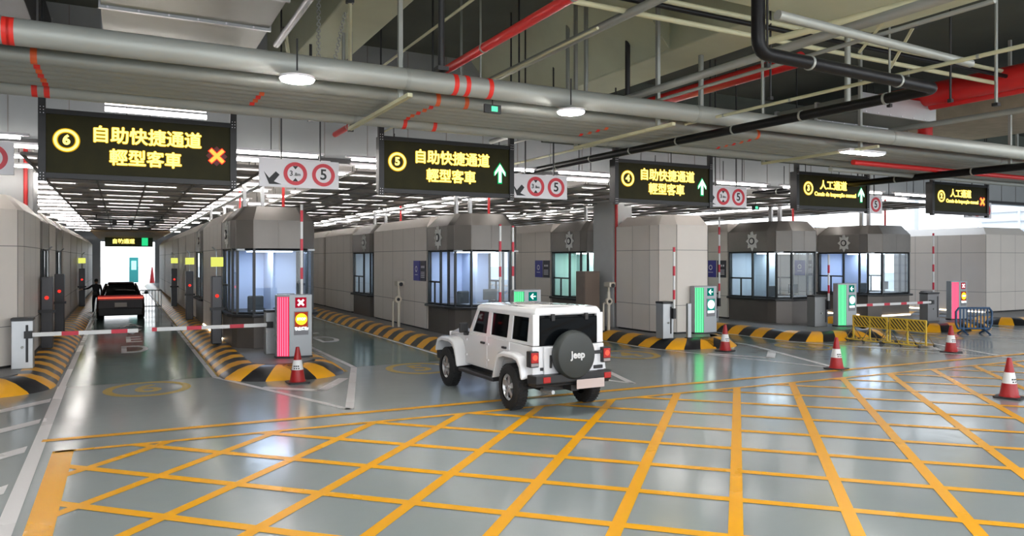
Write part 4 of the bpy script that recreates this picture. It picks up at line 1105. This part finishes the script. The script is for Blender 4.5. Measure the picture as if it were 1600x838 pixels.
# rear glass, its frame, hinges, wiper
MB().box(-.61, .61, -.695, -.66, 1.175, 1.66).build('rear_window', M_CARGL, car, bevel=.03)
for x in (-.36, .36): MB().box(x-.035, x+.035, -.73, -.68, 1.60, 1.72).build('glass_hinge', M_PLASTIC, car, bevel=.01)
# tailgate
MB().box(-.56, .60, -.735, -.69, .64, 1.16).build('tailgate', M_CARW, car, bevel=.015)
MB().box(-.45, -.41, -.77, -.73, .80, 1.02).build('tailgate_handle', M_PLASTIC, car, bevel=.01)
for z in (.76, 1.02): MB().box(.50, .70, -.755, -.72, z-.03, z+.03).build('tailgate_hinge', M_PLASTIC, car, bevel=.008)
# rear bumper, reflectors, hitch, plate
MB().loft([[(-.84, -.66, z), (-.80, -.84, z), (.78, -.84, z), (.82, -.66, z)] for z in (.50, .53)]+[[(-.86, -.64, z), (-.82, -.90, z), (.79, -.90, z), (.84, -.64, z)] for z in (.56, .70)]).build('rear_bumper', M_PLASTIC, car, bevel=.015)
for x in (-.60, .70): MB().box(x-.075, x+.075, -.915, -.895, .575, .675).build('rear_reflector', M_TAIL, car, bevel=.01)
MB().box(-.08, .08, -.88, -.6, .40, .50).build('tow_hitch', M_PLASTIC, car)
MB().box(-.02, .58, -.975, -.965, .44, .60).build('number_plate', M_PLATE, car, bevel=.005, label='pale blank number plate')
MB().tube([(-.5, -.55, .40), (-.5, -.95, .42)], .035, 10).build('exhaust', M_STEEL, car, True)
MB().box(-.5, .5, -.6, 3.2, .38, .56).box(-.72, .72, -.05, .05, .34, .44).box(-.72, .72, 2.9, 3.0, .34, .44).build('chassis', M_PLASTIC, car)
# spare wheel with cover
sp = MB().lathe([(.05, -.245), (.30, -.24), (.385, -.215), (.415, -.16), (.42, -.06), (.40, 0)], (-.02, -.76, 1.02), 40, 'y')
spo = sp.build('spare_wheel_cover', mat('cover_black', (.035, .04, .038), .5, noise=.1), car, True)
text_mesh('Jeep', .17, mat('cover_white', (.75, .75, .75), .5), 'cover_lettering', spo, (-.02, -1.012, 1.03), ext=.003, fat=.006)
MB().disc((.02, -.76, 1.03), .2, 'y', .1, 20).build('spare_carrier', M_PLASTIC, car)
# wheels
def wheel(x, y, s, r=.405, wd=.25, parent=car, rimr=.235):
    h = wd/2
    t = MB().lathe([(rimr, -h), (r-.06, -h), (r-.015, -h*.8), (r, -h*.55), (r, h*.55), (r-.015, h*.8), (r-.06, h), (rimr, h), (rimr-.01, h*.6), (rimr-.01, -h*.6)], (0, 0, 0), 40, 'x', cap=False)
    t.loft([]) if False else None
    n = 40
    w_ = t.build('wheel', M_TYRE, parent, True, loc=(x, y, r))
    g = MB()
    for i in range(40):
        a = 2*PI*i/40; M = Matrix.Rotation(a, 4, 'X')
        g.box(-h*.75, -.01, -.014, .014, r-.006, r+.007, M=M); M = Matrix.Rotation(a+PI/40, 4, 'X'); g.box(.01, h*.75, -.014, .014, r-.006, r+.007, M=M)
    g.build('tread', M_TYRE, w_)
    rm = MB(); o_ = s*h*.62
    rm.lathe([(rimr-.03, o_-.02*s), (rimr, o_+.02*s), (rimr+.002, o_-.04*s)], (0, 0, 0), 40, 'x', cap=False)
    for k in range(5):
        a = 2*PI*k/5; M = Matrix.Rotation(a, 4, 'X')
        a0, a1 = sorted((o_-.03*s, o_+.012*s))
        b0 = len(rm.v); rm.box(a0, a1, -.045, .045, .04, rimr, M=M)
    rm.disc((o_-.005*s, 0, 0), .075, 'x', .05, 24); rm.disc((o_+.025*s, 0, 0), .035, 'x', .02, 16)
    rm.build('rim', M_RIM, w_, True)
    MB().disc((o_-.06*s, 0, 0), rimr, 'x', .02, 32).build('brake_disc', M_DARKM, w_)
for s in (-1, 1):
    wheel(s*.80, 0, s); wheel(s*.80, 2.95, s)

# ------------------------------------------------------------------ dark car in the left lane
M_CARD = mat('car_dark_red', (.014, .003, .003), .4, spec=.25, coat=.1)
dc = thing('dark_car', 'dark car seen from behind with full-width red light bar, in the left lane', 'car', (-.03, 38.3, 0))
secs = []  # cross-sections along y: (y, halfwidth, z_low, z_belt, z_top, half_top)
def sec(y, w, zl, zb, zt, wt):
    return [(-w*.9, y, zl), (-w, y, zl+.18), (-w*1.0, y, zb-.12), (-w*.95, y, zb), (-wt, y, zt-.05), (-wt*.75, y, zt), (wt*.75, y, zt), (wt, y, zt-.05), (w*.95, y, zb), (w, y, zb-.12), (w, y, zl+.18), (w*.9, y, zl)]
MB().loft([sec(0, .90, .35, .98, 1.02, .86), sec(.08, .95, .28, 1.05, 1.10, .88), sec(.35, .98, .26, 1.10, 1.18, .88), sec(1.4, 1.0, .25, 1.06, 1.12, .90), sec(3.6, .98, .25, 1.0, 1.05, .88), sec(4.5, .93, .28, .88, .94, .80), sec(4.85, .78, .35, .72, .78, .62)]).build('body', M_CARD, dc, True)
def sec2(y, w, z, zt, wt): return [(-w, y, z), (-wt, y, zt-.06), (-wt*.8, y, zt), (wt*.8, y, zt), (wt, y, zt-.06), (w, y, z)]
MB().loft([sec2(.15, .82, 1.10, 1.16, .78), sec2(.95, .86, 1.08, 1.56, .62), sec2(1.5, .88, 1.06, 1.66, .62), sec2(2.4, .88, 1.05, 1.66, .62), sec2(3.4, .84, 1.02, 1.10, .75)]).build('cabin_glass', M_CARGL, dc, True)
MB().loft([[(-.55, 1.15, 1.63), (.55, 1.15, 1.63), (.58, 2.6, 1.62), (-.58, 2.6, 1.62)], [(-.50, 1.2, 1.70), (.50, 1.2, 1.70), (.52, 2.5, 1.69), (-.52, 2.5, 1.69)]]).build('roof', M_CARD, dc, bevel=.02)
for s in (-1, 1):
    MB().tube([(s*.80, .18, 1.12), (s*.62, 1.15, 1.62)], .045, 8).build('roof_pillar', M_CARD, dc, True)
    MB().box(s*1.12-.1, s*1.12+.1, 2.75, 2.85, 1.05, 1.2).box(min(s*.9, s*1.05), max(s*.9, s*1.05), 2.78, 2.83, 1.06, 1.10).build('mirror', M_PLASTIC, dc, bevel=.02)
MB().box(-.92, .92, -.015, .03, 1.01, 1.04).build('light_bar', glow('bar_red', (1, .10, .05), 1.1), dc)
MB().box(-.93, .93, -.01, .08, .93, 1.12).build('red_light_panel', mat('bar_panel', (.25, .015, .01), .3, emit=(.8, .03, .015), es=.12), dc, bevel=.02)
MB().box(-.25, .25, -.03, .0, .60, .80).build('number_plate', mat('plate2', (.55, .50, .46), .5), dc)
MB().box(-.90, .90, -.06, .12, .20, .55).build('rear_bumper', M_PLASTIC, dc, bevel=.04)
for s in (-1, 1):
    for y in (.95, 3.95):
        MB().lathe([(.2, -.13), (.33, -.13), (.37, -.09), (.37, .09), (.33, .13), (.2, .13)], (s*.87, y, .37), 28, 'x').build('wheel', M_TYRE, dc, True)

# ------------------------------------------------------------------ officer beside the dark car
M_CLOTH = mat('uniform_dark', (.012, .013, .018), .85, noise=.2, nscale=8)
M_SKIN = mat('skin', (.45, .27, .19), .55)
pr = thing('person', 'person in dark clothing standing left of the dark car, arm stretched toward the booths', 'person', (-1.16, 43.9, 0), .1)
def skinned(name, verts, edges, radii, m, parent, lvl=2):
    me = bpy.data.meshes.new(name); me.from_pydata(verts, edges, []); o = bpy.data.objects.new(name, me); COL.objects.link(o)
    o.parent = parent
    sk = o.modifiers.new('skin', 'SKIN'); sk.use_smooth_shade = True
    for v, r in zip(me.skin_vertices[0].data, radii):
        v.radius = r if isinstance(r, tuple) else (r, r)
    me.skin_vertices[0].data[0].use_root = True
    ss = o.modifiers.new('sub', 'SUBSURF'); ss.levels = lvl; ss.render_levels = lvl
    me.materials.append(m); return o
V = [(0, 0, .95), (0, 0, 1.15), (0, .02, 1.36), (0, .02, 1.48), (0, .02, 1.54),
     (.18, .02, 1.42), (.24, .06, 1.16), (.22, .16, .93),
     (-.18, .02, 1.42), (-.34, .22, 1.28), (-.56, .36, 1.22),
     (.10, 0, .88), (.12, .03, .50), (.12, .0, .09), (.13, .12, .05),
     (-.10, 0, .88), (-.13, .0, .50), (-.14, -.02, .09), (-.15, .10, .05)]
Ed = [(0, 1), (1, 2), (2, 3), (3, 4), (2, 5), (5, 6), (6, 7), (2, 8), (8, 9), (9, 10), (0, 11), (11, 12), (12, 13), (13, 14), (0, 15), (15, 16), (16, 17), (17, 18)]
Rr = [(.15, .12), (.14, .11), (.17, .12), (.06, .06), (.055, .055), .065, .05, .035, .065, .05, .035, .095, .07, .05, .045, .095, .07, .05, .045]
skinned('body', V, Ed, Rr, M_CLOTH, pr)
hd = MB().lathe([(.0, -.12), (.05, -.115), (.075, -.06), (.082, 0), (.078, .06), (.05, .105), (0, .12)], (0, .03, 1.64), 20, 'z', cap=False)
hd.tube([(0, .1, 1.62), (0, .13, 1.60)], [.015, .01], 8); hd.build('head', M_SKIN, pr, True)
MB().lathe([(.085, -.03), (.09, .03), (.082, .08), (.05, .12), (0, .13)], (0, .02, 1.65), 20, 'z').build('hair', M_PLASTIC, pr, True)
for s, x, y, z in ((1, .22, .18, .90), (-1, -.58, .38, 1.215)):
    h = MB(); 
    if s > 0:
        h.tube([(x, y, z), (x, y+.02, z-.08)], [.03, .028], 8)
        for i in range(4): h.tube([(x, y+.0+i*.016-.02, z-.07), (x-.005, y+.01+i*.016-.02, z-.12), (x-.015, y+.02+i*.016-.02, z-.15+abs(i-1.5)*.008)], [.009, .008, .006], 6)
        h.tube([(x-.01, y+.03, z-.02), (x-.02, y+.06, z-.07)], [.01, .007], 6)
    else:
        h.tube([(x, y, z), (x-.08, y+.03, z)], [.028, .03], 8)
        for i in range(4): h.tube([(x-.07, y+.03, z+.022-i*.015), (x-.12, y+.05, z+.022-i*.015), (x-.15+abs(i-1.5)*.008, y+.055, z+.012-i*.015)], [.009, .008, .006], 6)
        h.tube([(x-.02, y+.01, z+.02), (x-.06, y+.02, z+.05)], [.01, .007], 6)
    h.build('hand', M_SKIN, pr, True)
t = thing('hand_scanner', 'thin pale rod held out by the person beside the dark car', 'scanner', (-1.80, 44.35, 1.21), .1)
MB().tube([(0, 0, 0), (-.55, -.1, -.08)], .018, 8).build('rod', M_SIGNW, t, True)
# railing and small signs far down the lane
t = thing('lane_fence', 'pale metal railing on the right beyond the dark car', 'railing', (1.9, 46, 0))
g = MB(); g.tube([(-1.0, 0, 1.05), (.1, 0, 1.05)], .03, 8).tube([(-1.0, 0, .15), (.1, 0, .15)], .03, 8)
g.build('rail', M_STEEL, t)
for k in range(8): MB().tube([(-1+k*.155, 0, .0), (-1+k*.155, 0, 1.05)], .018, 6).build('bar', M_STEEL, t)
t = thing('signal_pillar', 'distant teal signal pillar outside the far end of the car lane', 'signal pillar', (1.2, 92, 0))
MB().box(-.45, .45, 0, .5, .2, 3.0).build('body', mat('teal', (.05, .35, .33), .5), t)
MB().box(-.25, .25, -.02, 0, 1.6, 2.6).build('lit_face', glow('teal_glow', (.3, .9, .8), 1.2), t)
t = thing('traffic_cone', 'distant traffic cone outside the far end of the car lane', 'traffic cone', (3.0, 91, 0))
MB().lathe([(.5, 0), (.5, .1), (.28, .12), (.06, 1.9)]).build('sleeve', M_CR, t, True)
